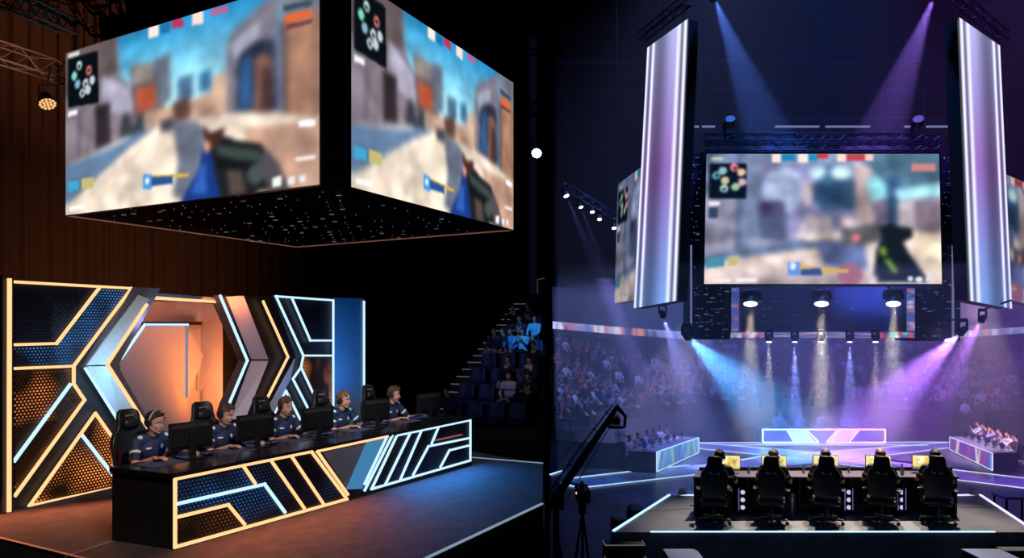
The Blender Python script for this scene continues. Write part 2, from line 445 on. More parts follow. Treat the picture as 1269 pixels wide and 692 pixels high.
lamp('SPOT', 'added_column_wash', atW(433, 520, 1.2) + Vector((0, 0, .2)), (.015, .22, .75), 330, target=atW(433, 430, 0), spot_size=R(75), spot_blend=1, shadow_soft_size=.1)
lamp('SPOT', 'added_column_wash', atW(380, 520, 1.4) + Vector((0, 0, .2)), (.015, .22, .8), 90, target=atW(385, 440, 0), spot_size=R(70), spot_blend=1, shadow_soft_size=.1)

# ================================================================== CURTAIN
def curtain(name, a, b, z0, z1, amp, wl, m, label):
    a = Vector(a); b = Vector(b); L = (b - a).length; d = (b - a) / L; n = Vector((d.y, -d.x, 0))
    k = int(L / .08); mb = MB(); pts = []
    rnd = random.Random(3); ph = 0
    for i in range(k + 1):
        s_ = L * i / k; ph += .08 * 2 * PI / wl * (0.7 + .6 * math.sin(s_ * 1.7) ** 2)
        o_ = amp * math.sin(ph) + amp * .4 * math.sin(ph * .37 + 1)
        pts.append(a + d * s_ + n * o_)
    vs = [(p.x, p.y, z0) for p in pts] + [(p.x, p.y, z1) for p in pts] + [(p.x - n.x * .02, p.y - n.y * .02, z0) for p in pts] + [(p.x - n.x * .02, p.y - n.y * .02, z1) for p in pts]
    K = k + 1; fs = []
    for i in range(k):
        fs += [(i, i + 1, K + i + 1, K + i), (2 * K + i + 1, 2 * K + i, 3 * K + i, 3 * K + i + 1)]
    mb.add(vs, fs); o = mb.build(name, m, None, smooth='y', base=(a.x, a.y, z0)); tag(o, label, 'curtain'); return o
M_cur = mat('brown stage drape', s8(125, 100, 84), .9, spec=.2, bump=.2)
curtain('stage_curtain', (-17.5, 15, 0), (-7.2, 27.5, 0), LZ, 15, .13, .42, M_cur, 'tall pleated brown drape hanging behind the set and below the big cube screen')
for i, (px, e) in enumerate(((30, 6), (150, 30), (265, 45), (330, 14))):
    base = atW(px, 400, -3.0)
    lamp('SPOT', 'drape_uplight', (base.x, base.y, LZ + 1.5), (1, .42, .20), e * 5, target=(base.x - 3.2, base.y + 3.4, 2.6), spot_size=R(66), spot_blend=1, shadow_soft_size=.3)

# ================================================================== HANGING CUBE SCREEN
def raster(W_, H_, layers, blur):
    img = np.zeros((H_, W_, 3)); yy, xx = np.mgrid[0:H_, 0:W_]; u = (xx + .5) / W_; v = (yy + .5) / H_
    def bl(im, r):
        for _ in range(2):
            for ax in (0, 1):
                k = 2 * r + 1; p = np.pad(im, [(r + 1, r) if i == ax else (0, 0) for i in range(3)], mode='edge'); c = np.cumsum(p, axis=ax)
                sl1 = [slice(None)] * 3; sl2 = [slice(None)] * 3; sl1[ax] = slice(k, None); sl2[ax] = slice(0, -k); im = (c[tuple(sl1)] - c[tuple(sl2)]) / k
        return im
    for L in layers:
        if L[0] == 'blur': img = bl(img, L[1]); continue
        if L[0] == 'mottle':
            rs = np.random.RandomState(L[1]); acc = np.zeros((H_, W_))
            for k, am in ((5, 1.0), (11, .8), (24, .7), (50, .5)):
                g = rs.rand(k + 2, int(k * 1.6) + 2) - .5; fy = v[:, 0] * k; fx = u[0] * k * 1.6; iy = fy.astype(int); ix = fx.astype(int); ty = (fy - iy)[:, None]; tx = (fx - ix)[None, :]
                acc += am * ((g[iy][:, ix] * (1 - tx) + g[iy][:, ix + 1] * tx) * (1 - ty) + (g[iy + 1][:, ix] * (1 - tx) + g[iy + 1][:, ix + 1] * tx) * ty)
            img = np.clip(img * (1 + L[2] * acc[..., None]), 0, 1); continue
        if L[0] == 'grad':
            tcol = np.clip((v - L[1]) / (L[2] - L[1]), 0, 1)[..., None]; img = np.array(L[3]) / 255. * (1 - tcol) + np.array(L[4]) / 255. * tcol; continue
        if L[0] == 'e':
            m = ((u - L[1]) / L[3]) ** 2 + ((v - L[2]) / L[4]) ** 2 < 1; col = L[5]
        else:
            P = L[1]; m = np.zeros_like(u, bool); n = len(P)
            for i in range(n):
                (x0, y0), (x1, y1) = P[i], P[(i + 1) % n]
                c = ((y0 > v) != (y1 > v)); m ^= c & (u < (x1 - x0) * (v - y0) / ((y1 - y0) or 1e-9) + x0)
            col = L[2]
        img[m] = np.array(col) / 255.
    return img
def lin_np(a): return np.where(a <= .04045, a / 12.92, ((a + .055) / 1.055) ** 2.4)
def screen_mat(name, strength):
    if name in MATS: return MATS[name]
    m = bpy.data.materials.new(name); m.use_nodes = True; nt = m.node_tree; nt.nodes.clear()
    o = nt.nodes.new('ShaderNodeOutputMaterial'); e = nt.nodes.new('ShaderNodeEmission'); at = nt.nodes.new('ShaderNodeAttribute')
    at.attribute_name = 'picture'; e.inputs[1].default_value = strength
    nt.links.new(at.outputs['Color'], e.inputs[0]); nt.links.new(e.outputs[0], o.inputs[0]); MATS[name] = m; return m
def screen_face(name, img, TL, TR, BR, BL, parent, m, push=None):
    H_, W_ = img.shape[:2]; TL, TR, BR, BL = map(Vector, (TL, TR, BR, BL))
    us = (np.arange(W_) / (W_ - 1))[None, :, None]; vs = (np.arange(H_) / (H_ - 1))[:, None, None]
    A = [np.array(p)[None, None, :] for p in (TL, TR, BR, BL)]
    P = (A[0] * (1 - us) + A[1] * us) * (1 - vs) + (A[3] * (1 - us) + A[2] * us) * vs
    if push is not None: P = P + np.array(push)
    off = np.array(wloc(parent)); P = (P - off).reshape(-1, 3)
    idx = np.arange(W_ * H_).reshape(H_, W_)
    F = np.stack([idx[1:, :-1], idx[1:, 1:], idx[:-1, 1:], idx[:-1, :-1]], -1).reshape(-1, 4)
    me = bpy.data.meshes.new(name); me.from_pydata(P.tolist(), [], F.tolist())
    ca = me.color_attributes.new('picture', 'FLOAT_COLOR', 'POINT')
    c = np.ones((W_ * H_, 4)); c[:, :3] = lin_np(img.reshape(-1, 3)); ca.data.foreach_set('color', c.ravel())
    me.materials.append(m); o = bpy.data.objects.new(name, me); COL.objects.link(o); o.parent = parent; return o
Yc, Yl, Yr = 13.4, 17.4, 19.0
def SL(x, y):     # picture position on the left face of the cube
    t_ = (x - 83) / 314.; u = t_ * Yl / (Yc + t_ * (Yl - Yc)); yt = 67 - .309 * (x - 83); yb = 267 - .121 * (x - 83); return (u, (y - yt) / (yb - yt))
def Lp(*p): return [SL(*q) for q in p]
sand = (242, 224, 204)
town = [('grad', 0, .42, (36, 140, 195), (178, 228, 240)),
    ('p', Lp((83, 300), (83, 190), (130, 172), (230, 150), (300, 133), (400, 128), (400, 300)), sand),
    ('p', Lp((83, 60), (147, 40), (150, 95), (166, 108), (170, 165), (83, 208)), (122, 112, 122)),
    ('p', Lp((83, 60), (145, 40), (146, 92), (83, 120)), (92, 80, 82)),
    ('p', Lp((128, 95), (163, 110), (168, 140), (126, 140)), (165, 160, 180)),
    ('p', Lp((120, 132), (138, 128), (139, 178), (121, 184)), (45, 38, 42)),
    ('p', Lp((98, 140), (103, 138), (103, 192), (98, 196)), (95, 85, 95)),
    ('p', Lp((163, 88), (198, 80), (208, 100), (205, 140), (168, 150)), (105, 92, 95)),
    ('p', Lp((166, 82), (190, 78), (192, 100), (166, 106)), (150, 140, 135)),
    ('p', Lp((170, 112), (194, 106), (194, 132), (172, 140)), (205, 95, 62)),
    ('p', Lp((192, 75), (212, 66), (214, 125), (196, 130)), (100, 110, 125)),
    ('p', Lp((153, 145), (160, 138), (166, 158), (178, 140), (182, 164), (150, 172)), (52, 56, 66)),
    ('p', Lp((180, 140), (240, 125), (290, 100), (290, 140), (182, 160)), (185, 150, 130)),
    ('p', Lp((215, 128), (236, 120), (238, 146), (218, 150)), (88, 62, 58)),
    ('p', Lp((222, 98), (240, 92), (241, 120), (222, 124)), (70, 100, 130)),
    ('p', Lp((248, 92), (262, 86), (264, 112), (248, 116)), (55, 110, 150)),
    ('p', Lp((264, 96), (284, 88), (288, 136), (266, 142)), (205, 170, 145)),
    ('p', Lp((282, 55), (290, 40), (330, 2), (345, -10), (350, 138), (282, 142)), (120, 115, 130)),
    ('p', Lp((284, 60), (300, 45), (325, 25), (320, 60), (296, 80)), (175, 180, 200)),
    ('p', Lp((296, 70), (320, 50), (348, 50), (352, 136), (294, 138)), (45, 50, 70)),
    ('p', Lp((300, 78), (312, 66), (314, 132), (298, 134)), (50, 95, 150)),
    ('p', Lp((342, 60), (352, 62), (354, 132), (344, 134)), (60, 100, 150)),
    ('p', Lp((316, 75), (326, 66), (338, 72), (340, 140), (316, 142)), (125, 88, 78)),
    ('p', Lp((328, 84), (336, 84), (340, 138), (322, 138)), (70, 48, 48)),
    ('p', Lp((350, 20), (398, 0), (398, 145), (352, 142)), (176, 130, 108)),
    ('p', Lp((384, -10), (398, -14), (398, 145), (388, 146)), (150, 112, 96)), ('p', Lp((350, 20), (356, 18), (358, 142), (352, 142)), (95, 72, 66)), ('p', Lp((340, 30), (350, 26), (352, 140), (346, 140)), (105, 120, 150)),
    ('p', Lp((345, -20), (398, -30), (398, 12), (350, 30)), (120, 125, 140)),
    ('p', Lp((83, 208), (150, 178), (170, 166), (195, 158), (160, 185), (120, 222), (95, 245), (83, 255)), (92, 118, 150)),
    ('p', Lp((215, 150), (245, 150), (258, 165), (250, 200), (258, 225), (270, 245), (215, 245), (222, 200)), (105, 112, 130)),
    ('p', Lp((200, 150), (215, 146), (215, 162), (200, 165)), (62, 60, 70)),
    ('p', Lp((300, 160), (398, 148), (398, 235), (330, 240)), (190, 150, 130)),
    ('mottle', 3, .32), ('blur', 2),
    ('p', Lp((225, 250), (248, 210), (252, 180), (262, 185), (268, 205), (285, 250)), (25, 55, 130)),
    ('p', Lp((238, 240), (250, 208), (256, 200), (258, 240)), (50, 95, 180)),
    ('p', Lp((252, 155), (262, 165), (280, 158), (276, 178), (262, 188), (256, 176)), (70, 40, 35)),
    ('p', Lp((262, 186), (282, 172), (325, 178), (338, 200), (345, 232), (275, 248)), (30, 32, 34)),
    ('p', Lp((268, 180), (320, 186), (336, 204), (322, 206), (272, 192)), (60, 72, 70)), ('p', Lp((266, 196), (318, 200), (322, 212), (270, 208)), (20, 22, 24)), ('p', Lp((282, 212), (300, 210), (306, 238), (286, 242)), (84, 70, 66)), ('p', Lp((276, 168), (290, 172), (292, 180), (276, 178)), (26, 26, 28)), ('e', *SL(318, 216), .03, .05, (70, 82, 84)),
    ('p', Lp((328, 182), (345, 200), (362, 236), (335, 238), (325, 210)), (80, 75, 80)),
    ('e', *SL(258, 182), .012, .03, (230, 160, 130)),
    ('blur', 2),
    ('p', Lp((179, 218), (235, 215), (235, 219), (181, 222)), (225, 175, 60)),
    ('p', Lp((179, 220), (215, 218), (215, 228), (179, 232)), (40, 80, 140)),
    ('p', Lp((179, 216), (190, 216), (190, 234), (179, 235)), (70, 150, 220)),
    ('e', *SL(184, 224), .008, .02, (240, 240, 250)),
    ('p', Lp((86, 74), (123, 64), (124, 128), (86, 134)), (8, 14, 20)),
    ('p', Lp((86, 68), (100, 64), (100, 69), (86, 73)), (210, 215, 200)),
    ('p', Lp((86, 139), (98, 136), (98, 142), (86, 146)), (235, 235, 235)),
    ('p', Lp((186, 34), (198, 31), (198, 46), (186, 49)), (245, 225, 215)),
    ('p', Lp((214, 26), (228, 23), (229, 34), (214, 37)), (180, 50, 90)),
    ('p', Lp((240, 18), (253, 14), (254, 30), (240, 33)), (245, 215, 205)),
    ('p', Lp((200, 32), (212, 28), (212, 41), (200, 44)), (30, 110, 165)),
    ('p', Lp((262, 14), (284, 8), (284, 16), (262, 21)), (190, 90, 140)),
    ('p', Lp((352, 8), (388, 1), (388, 8), (352, 16)), (60, 75, 90)),
    ('p', Lp((354, 20), (388, 12), (388, 22), (354, 30)), (215, 100, 55)),
    ('p', Lp((356, 32), (388, 24), (388, 29), (356, 38)), (110, 60, 60)),
    ('p', Lp((86, 226), (100, 223), (100, 235), (86, 238)), (60, 160, 200)),
    ('p', Lp((103, 222), (118, 219), (118, 232), (103, 235)), (190, 180, 110)),
    ('p', Lp((88, 256), (108, 252), (108, 258), (88, 262)), (245, 240, 235)),
    ('p', Lp((370, 150), (392, 148), (392, 157), (372, 158)), (245, 245, 250)),
    ('p', Lp((366, 196), (392, 192), (392, 197), (366, 200)), (235, 225, 220)),
    ('p', Lp((338, 220), (350, 218), (350, 230), (338, 232)), (235, 235, 235)),
    ('p', Lp((358, 220), (366, 218), (366, 228), (358, 230)), (225, 225, 225)), ('p', Lp((372, 218), (380, 216), (380, 226), (372, 227)), (225, 225, 225)),
    ] + [('e', *SL(x, y), .014, .028, c) for x, y, c in ((100, 82, (190, 225, 220)), (112, 88, (220, 120, 110)), (94, 95, (120, 210, 190)), (108, 104, (210, 220, 225)), (116, 100, (190, 200, 210)), (104, 116, (200, 215, 215)), (98, 105, (130, 170, 190)), (111, 112, (190, 200, 200)))] + \
    [('e', *SL(x, y), .006, .012, (10, 16, 22)) for x, y in ((100, 83), (112, 88), (108, 105), (104, 116))] + [('blur', 1)]
IMG_TOWN = raster(300, 190, town, 0)
M_scr = screen_mat('game picture', 1.15)
t = thing('hanging_cube_screen', (-5, 18, 5.0), 'huge hanging cube of video screens showing a sunlit desert town game above the set', 'video cube')
ZB = CAMZ + (HZ - 230.5) / FPX * Yc
def col_top(px, py, Y): return atY(px, py, Y)
LTL = atY(83, 67, Yl); LBL = atY(83, 267, Yl); LBR = atY(397, 229, Yc); LTR = atY(397, -30, Yc)
RTL = atY(434, -29, Yc); RBL = atY(434, 232, Yc); RBR = atY(635, 285, Yr); RTR = atY(635, 103, Yr)
fl_ = Vector((LTL.y - LTR.y, LTR.x - LTL.x, 0)); 
def nrm(a_, b_):
    d_ = (b_ - a_); d_.z = 0; d_.normalize(); return Vector((d_.y, -d_.x, 0))
nL = nrm(LBL, LBR); nR = nrm(RBL, RBR)
for nm, A_, B_, C_, D_, n_, img in (('left_screen', LTL, LTR, LBR, LBL, nL, IMG_TOWN), ('right_screen', RTL, RTR, RBR, RBL, nR, IMG_TOWN)):
    s_ = screen_face(nm, img, A_, B_, C_, D_, t, M_scr, push=n_ * .03)
    mb = MB()
    for p, q in ((A_, B_), (B_, C_), (C_, D_), (D_, A_)): mb.bar(p, q, .05, .05, up=n_)
    mb.build('screen_bezel', M_edge if nm == 'left_screen' else M_dmetal, t)
Q = LBL + (RBR - RBL) + Vector((.35, .6, 0)); Q = atY(368, 306, 24.0)
zt = max(LTL.z, RTR.z); h_ = LTL.z - LBL.z
mb = MB()
base = [LBL - nL * .02, LBR - nL * .02, RBL - nR * .02, RBR - nR * .02, Q]
zb_ = sum(p.z for p in base) / 5
mb.add([(p.x, p.y, p.z) for p in base] + [(p.x, p.y, p.z + 4.0) for p in base], [(4, 3, 2, 1, 0), (5, 6, 7, 8, 9)] + [(i, (i + 1) % 5, 5 + (i + 1) % 5, 5 + i) for i in range(5)])
def led_grid_mat():
    m = mat('black LED module grid', s8(14, 16, 20), .5, spec=.3)
    return m
mb.build('housing', led_grid_mat(), t)
mb = MB()
rd = random.Random(5)
for _ in range(230):
    a_, b_ = rd.random(), rd.random()
    if rd.random() < .75: a_ = round(a_ * 22) / 22; b_ = round(b_ * 16) / 16
    p = (base[0] * (1 - a_) + base[1] * a_) * (1 - b_) + (Q * (1 - a_) + base[3] * a_) * b_
    if a_ > .97 or b_ > .97: continue
    mb.box((p.x, p.y, p.z - .03 - .05 * 0), (.02 + .09 * (rd.random() < .2), .02, .012), mi=rd.choice((0, 0, 1)))
MLo = mb.build('module_lights', [emit('tiny white diode', (.6, .75, .9), .22), emit('tiny amber diode', (1, .5, .3), .14)], t)
MLo['kind'] = 'stuff'
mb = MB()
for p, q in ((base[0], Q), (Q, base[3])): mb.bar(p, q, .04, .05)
mb.build('lower_rail', emit('painted rail reflection', (.6, .25, .18), .28), t)  # rail glows by itself, standing in for reflected light
mb = MB()   # rungs in the open corner between the faces
for k in range(9):
    z_ = LBR.z + .15 + k * .45
    mb.bar(LBR.lerp(RBL, .2) * 1 + Vector((0, 0, z_ - LBR.z)), LBR.lerp(RBL, .85) + Vector((0, 0, z_ - LBR.z + .04)), .015, .015)
mb.build('corner_rung', M_metal, t)
for p in (base[0], base[3], Q, LBR.lerp(RBL, .5)):
    mb = MB(); mb.tube([(p.x * .98, p.y + .3, zb_ + 3.9), (p.x * .98, p.y + .3, 26.9)], .015, 6); mb.build('suspension_cable', M_dmetal, t)
# ================================================================== PEOPLE
M_skin = mat('skin, light', s8(205, 150, 125), .5, spec=.4, noise=.06, nscale=15)
M_skin2 = mat('skin, tan', s8(175, 120, 92), .5, spec=.4, noise=.06, nscale=15)
M_lip = mat('lips', s8(170, 95, 90), .45)
M_brow = mat('eyebrow', s8(60, 42, 32), .8)
M_hair = mat('brown hair', s8(84, 56, 40), .6, bump=.8, bscale=90)
M_hair2 = mat('dark brown hair', s8(40, 28, 24), .6, bump=.8, bscale=90)
M_jersey = mat('navy team jersey', s8(26, 40, 74), .7, noise=.15, nscale=8)
M_jersey_w = mat('white jersey print', s8(215, 220, 225), .6)
M_jersey_d = mat('black collar trim', s8(14, 15, 20), .7)
M_pants = mat('dark trousers', s8(24, 25, 32), .8)
M_shoe = mat('dark sneakers', s8(30, 30, 34), .6)
M_eye = mat('eye white', s8(225, 222, 218), .25); M_pupil = mat('eye pupil', s8(28, 20, 16), .2)
M_hs = mat('headset shell', s8(34, 36, 44), .35, spec=.6); M_hs2 = mat('headset pale band', s8(170, 172, 180), .4)
def remeshed(mb, name, voxel, mats, parent, classify=None, smooth=2, decimate=None, link=True):
    me = mb.mesh(name + '_raw', mats[0]); o = bpy.data.objects.new(name + '_raw', me); COL.objects.link(o)
    m = o.modifiers.new('r', 'REMESH'); m.mode = 'VOXEL'; m.voxel_size = voxel
    if smooth: q = o.modifiers.new('s', 'SMOOTH'); q.factor = .6; q.iterations = smooth
    if decimate: q = o.modifiers.new('d', 'DECIMATE'); q.ratio = decimate
    dg = bpy.context.evaluated_depsgraph_get(); dg.update()
    nm = bpy.data.meshes.new_from_object(o.evaluated_get(dg)); nm.name = name
    bpy.data.objects.remove(o); bpy.data.meshes.remove(me)
    nm.materials.clear()
    for mm in mats: nm.materials.append(mm)
    if classify:
        idx = [classify(p.center) for p in nm.polygons]; nm.polygons.foreach_set('material_index', idx)
    else: nm.polygons.foreach_set('material_index', [0] * len(nm.polygons))
    nm.polygons.foreach_set('use_smooth', [True] * len(nm.polygons))
    if not link: return nm
    oo = bpy.data.objects.new(name, nm); COL.objects.link(oo)
    if parent is not None: oo.parent = parent
    return oo
def add_hand(mb, wr, f, side, up=Vector((0, 0, 1)), curl=.5, k=1.0):
    """palm, four unequal bent fingers and a thumb; side = +1 thumb towards +across"""
    f = Vector(f).normalized(); ac = f.cross(up).normalized() * side; dn = -up
    for q in (-.026, -.009, .009, .026):
        mb.caps(wr + ac * q * .7, wr + f * .075 * k + ac * q, .014, .0125, 8)
    for q, L in ((-.030, .060), (-.010, .074), (.010, .078), (.030, .070)):
        a_ = wr + f * .082 * k + ac * q; b_ = a_ + (f + dn * curl * .4).normalized() * L * .5 + ac * q * .12
        c_ = b_ + (f + dn * curl * 1.3).normalized() * L * .5
        mb.caps(a_, b_, .0095, .0088, 8); mb.caps(b_, c_, .0088, .0072, 8)
    a_ = wr + f * .022 + ac * .030; b_ = a_ + (f * .6 + ac * .8).normalized() * .036; c_ = b_ + (f * .95 + ac * .2 + dn * .15).normalized() * .03
    mb.caps(a_, b_, .013, .0105, 8); mb.caps(b_, c_, .0105, .0085, 8)
def person_player(root, lean=0.0, yaw=0, pitch=8, rw=(-.2, -.4, .835), lw=(.22, -.4, .835), hair=None, skin=None, voxel=.0068, style=0, hsband=None, jersey=None, head_off=(0, 0, 0)):
    hair = hair or M_hair; skin = skin or M_skin; jersey = jersey or M_jersey
    def L(x, y, z):     # torso lean about the hips
        z0 = .54; return Vector((x, y - (z - z0) * math.sin(lean), z0 + (z - z0) * math.cos(lean)))
    neck = L(0, -.035, 1.05); hc = L(0, -.055, 1.19) + Vector(head_off)
    HM = Matrix.Translation(hc) @ Matrix.Rotation(R(yaw), 4, 'Z') @ Matrix.Rotation(R(pitch), 4, 'X')
    HI = HM.inverted()
    def H(*p): return HM @ Vector(p)
    RX = HM.to_3x3().to_4x4()
    sh = {s: L(s * .185, -.02, .985) for s in (-1, 1)}
    wr = {-1: Vector(rw), 1: Vector(lw)}
    el = {}
    for s in (-1, 1):
        a, b = sh[s], wr[s]; l1, l2 = .29, .27; d = b - a; D = min(d.length, l1 + l2 - .005); dn = d.normalized()
        x = (l1 * l1 - l2 * l2 + D * D) / (2 * D); h = math.sqrt(max(l1 * l1 - x * x, 0)); bend = Vector((s * .55, .45, -1.0)); bend = (bend - dn * bend.dot(dn)).normalized()
        el[s] = a + dn * x + bend * h
    mb = MB()
    # head
    mb.ell(H(0, .012, .035), (.074, .092, .086), 18, M=RX)
    mb.ell(H(0, -.03, -.03), (.058, .058, .085), 18, M=RX)
    for s in (-1, 1):
        mb.caps(H(s * .047, .005, -.055), H(s * .02, -.066, -.098), .022, .018)
        mb.ell(H(s * .034, -.066, -.03), .021, 10); mb.ell(H(s * .078, .012, -.008), (.010, .019, .031), 10, M=RX)
        mb.caps(H(s * .012, -.083, .022), H(s * .048, -.066, .022), .010, .009)
    mb.ell(H(0, -.078, -.1), .017, 10); mb.caps(H(0, -.086, .012), H(0, -.106, -.026), .008, .0125)
    mb.ell(H(0, -.086, -.058), (.023, .011, .010), 12, M=RX); mb.ell(H(0, -.06, .055), (.055, .025, .035), 12, M=RX)
    mb.caps(H(0, .02, -.05), neck, .054, .06, 14)
    # torso, arms, legs
    def torso(g, waist=True):
        mb.ell(L(0, 0, .56), (.165 + g, .125 + g, .12 + g), 18); mb.ell(L(0, -.005, .72), (.14 + g, .105 + g, .17), 18)
        mb.ell(L(0, -.02, .88), (.165 + g, .115 + g, .165), 18); mb.caps(sh[-1] + Vector((.03, 0, 0)), sh[1] - Vector((.03, 0, 0)), .062 + g, .062 + g, 14)
        for s in (-1, 1): mb.caps(neck - Vector((0, 0, .035)), sh[s] + Vector((-s * .03, 0, .02)), .05 + g * .7, .045 + g, 12)
    torso(0)
    for s in (-1, 1):
        mb.caps(sh[s], el[s], .05, .041, 12); mb.caps(el[s], wr[s], .041, .026, 12)
        f = (wr[s] - el[s]); f.z *= .3; add_hand(mb, wr[s], f, -s, curl=.75)
        hp = Vector((s * .09, -.02, .55)); kn = Vector((s * .14, -.44, .53)); an = Vector((s * .13, -.40, .09))
        mb.caps(hp, kn, .085, .056, 12); mb.caps(kn, an, .056, .036, 12); mb.caps(an + Vector((0, 0, -.03)), Vector((s * .15, -.55, .045)), .038, .03, 10)
    def cls(c):
        q = HI @ c
        if abs(q.x) < .024 and q.y < -.088 and -.068 < q.z < -.050: return 1
        if .010 < abs(q.x) < .05 and q.y < -.07 and .020 < q.z < .033: return 2
        return 0
    body = remeshed(mb, 'body', voxel, [skin, M_lip, M_brow], root, cls, smooth=2)
    # eyes
    mb = MB()
    for s in (-1, 1):
        mb.ell(H(s * .031, -.0765, .004), (.0125, .009, .0075), 12, M=RX, mi=0); mb.ell(H(s * .029, -.0835, .004), (.0052, .004, .0052), 8, M=RX, mi=1)
    mb.build('eyes', [M_eye, M_pupil], root, smooth=True)
    # hair
    mb = MB(); rnd = random.Random(style)
    mb.ell(H(0, .026, .050), (.081, .092, .084), 18, M=RX); mb.ell(H(0, .052, .0), (.070, .068, .078), 16, M=RX)
    for k in range(26):
        x = rnd.uniform(-.05, .05); y = rnd.uniform(-.065, .07)
        zz = .05 + .078 * math.sqrt(max(0, 1 - (x / .085) ** 2 - ((y - .02) / .1) ** 2))
        mb.caps(H(x, y, zz), H(x + rnd.uniform(-.02, .02) + .012, y - rnd.uniform(.0, .03), zz + rnd.uniform(.008, .026)), .014, .007, 7)
    for k in range(6):
        x = -.045 + .018 * k; mb.caps(H(x, -.05, .095), H(x + .012, -.078 + abs(x) * .25, .098 + rnd.uniform(0, .02)), .017, .009, 7)
    remeshed(mb, 'hair', .008, [hair], root, smooth=1)
    # jersey
    mb = MB(); torso(.014)
    cuff = {}
    for s in (-1, 1):
        cuff[s] = sh[s].lerp(el[s], .78); mb.caps(sh[s], sh[s].lerp(el[s], .60), .062, .058, 14); mb.caps(sh[s].lerp(el[s], .4), sh[s].lerp(el[s], .68), .057, .061, 14)
    nk = neck
    def cj(c):
        x = c.x; z = c.z + 0; fr = c.y < -.02
        if (c - nk).length < .078: return 2
        if fr and (abs(x - .075) / .022) ** 2 + ((z - .90) / .026) ** 2 < 1: return 1
        if fr and (abs(x + .08) / .028) ** 2 + ((z - .895) / .012) ** 2 < 1: return 1
        if fr and abs(x) < .09 and .735 < z < .762 and int((x + 1) * 60) % 3: return 1
        for s in (-1, 1):
            if ((c - (sh[s] + Vector((-s * .03, -.045, .045)))).length) < .026: return 1
            t_ = (c - sh[s]).dot((el[s] - sh[s]).normalized()) / .29
            if abs(x) > .17 and .42 < t_ < .52 and fr: return 1
            if abs(x) > .16 and .60 < t_ < .66: return 2
        if abs(x) > .115 and z < .86 and abs(x) < .16: return 2
        return 0
    remeshed(mb, 'jersey', .009, [jersey, M_jersey_w, M_jersey_d], root, cj, smooth=2)
    mb = MB()
    mb.ell(L(0, .0, .545), (.178, .14, .11), 16)
    for s in (-1, 1):
        hp = Vector((s * .09, -.02, .55)); kn = Vector((s * .14, -.44, .53)); an = Vector((s * .13, -.40, .12))
        mb.caps(hp, kn, .094, .068, 12); mb.caps(kn, an, .066, .05, 12)
    remeshed(mb, 'trousers', .016, [M_pants], root, smooth=2)
    for s in (-1, 1):
        mb = MB(); mb.caps(Vector((s * .13, -.385, .05)), Vector((s * .15, -.56, .042)), .05, .042, 12); mb.caps(Vector((s * .13, -.39, .05)), Vector((s * .13, -.39, .11)), .046, .042, 10)
        remeshed(mb, 'shoe', .014, [M_shoe], root, smooth=1)
    # headset
    mb = MB(); band = [H(.094 * math.sin(t), .01, .012 + .132 * math.cos(t)) for t in [R(-82 + 164 * k / 14) for k in range(15)]]
    mb.tube(band, .0085, 8, mi=(1 if hsband else 0))
    for s in (-1, 1):
        Rm = (HM.to_3x3().to_4x4()) @ Matrix.Rotation(PI / 2 * s, 4, 'Y')
        mb.lathe([(.0, -.016), (.034, -.016), (.040, -.006), (.038, .012), (.026, .018), (0, .018)], H(s * .092, .008, -.002), 18, M=Rm)
    mb.tube([H(-.098, -.01, -.02), H(-.085, -.06, -.06), H(-.045, -.105, -.072)], .0045, 6); mb.ell(H(-.04, -.108, -.072), .010, 8)
    mb.build('headset', [M_hs, M_hs2], root, smooth=True)
    return el, cuff

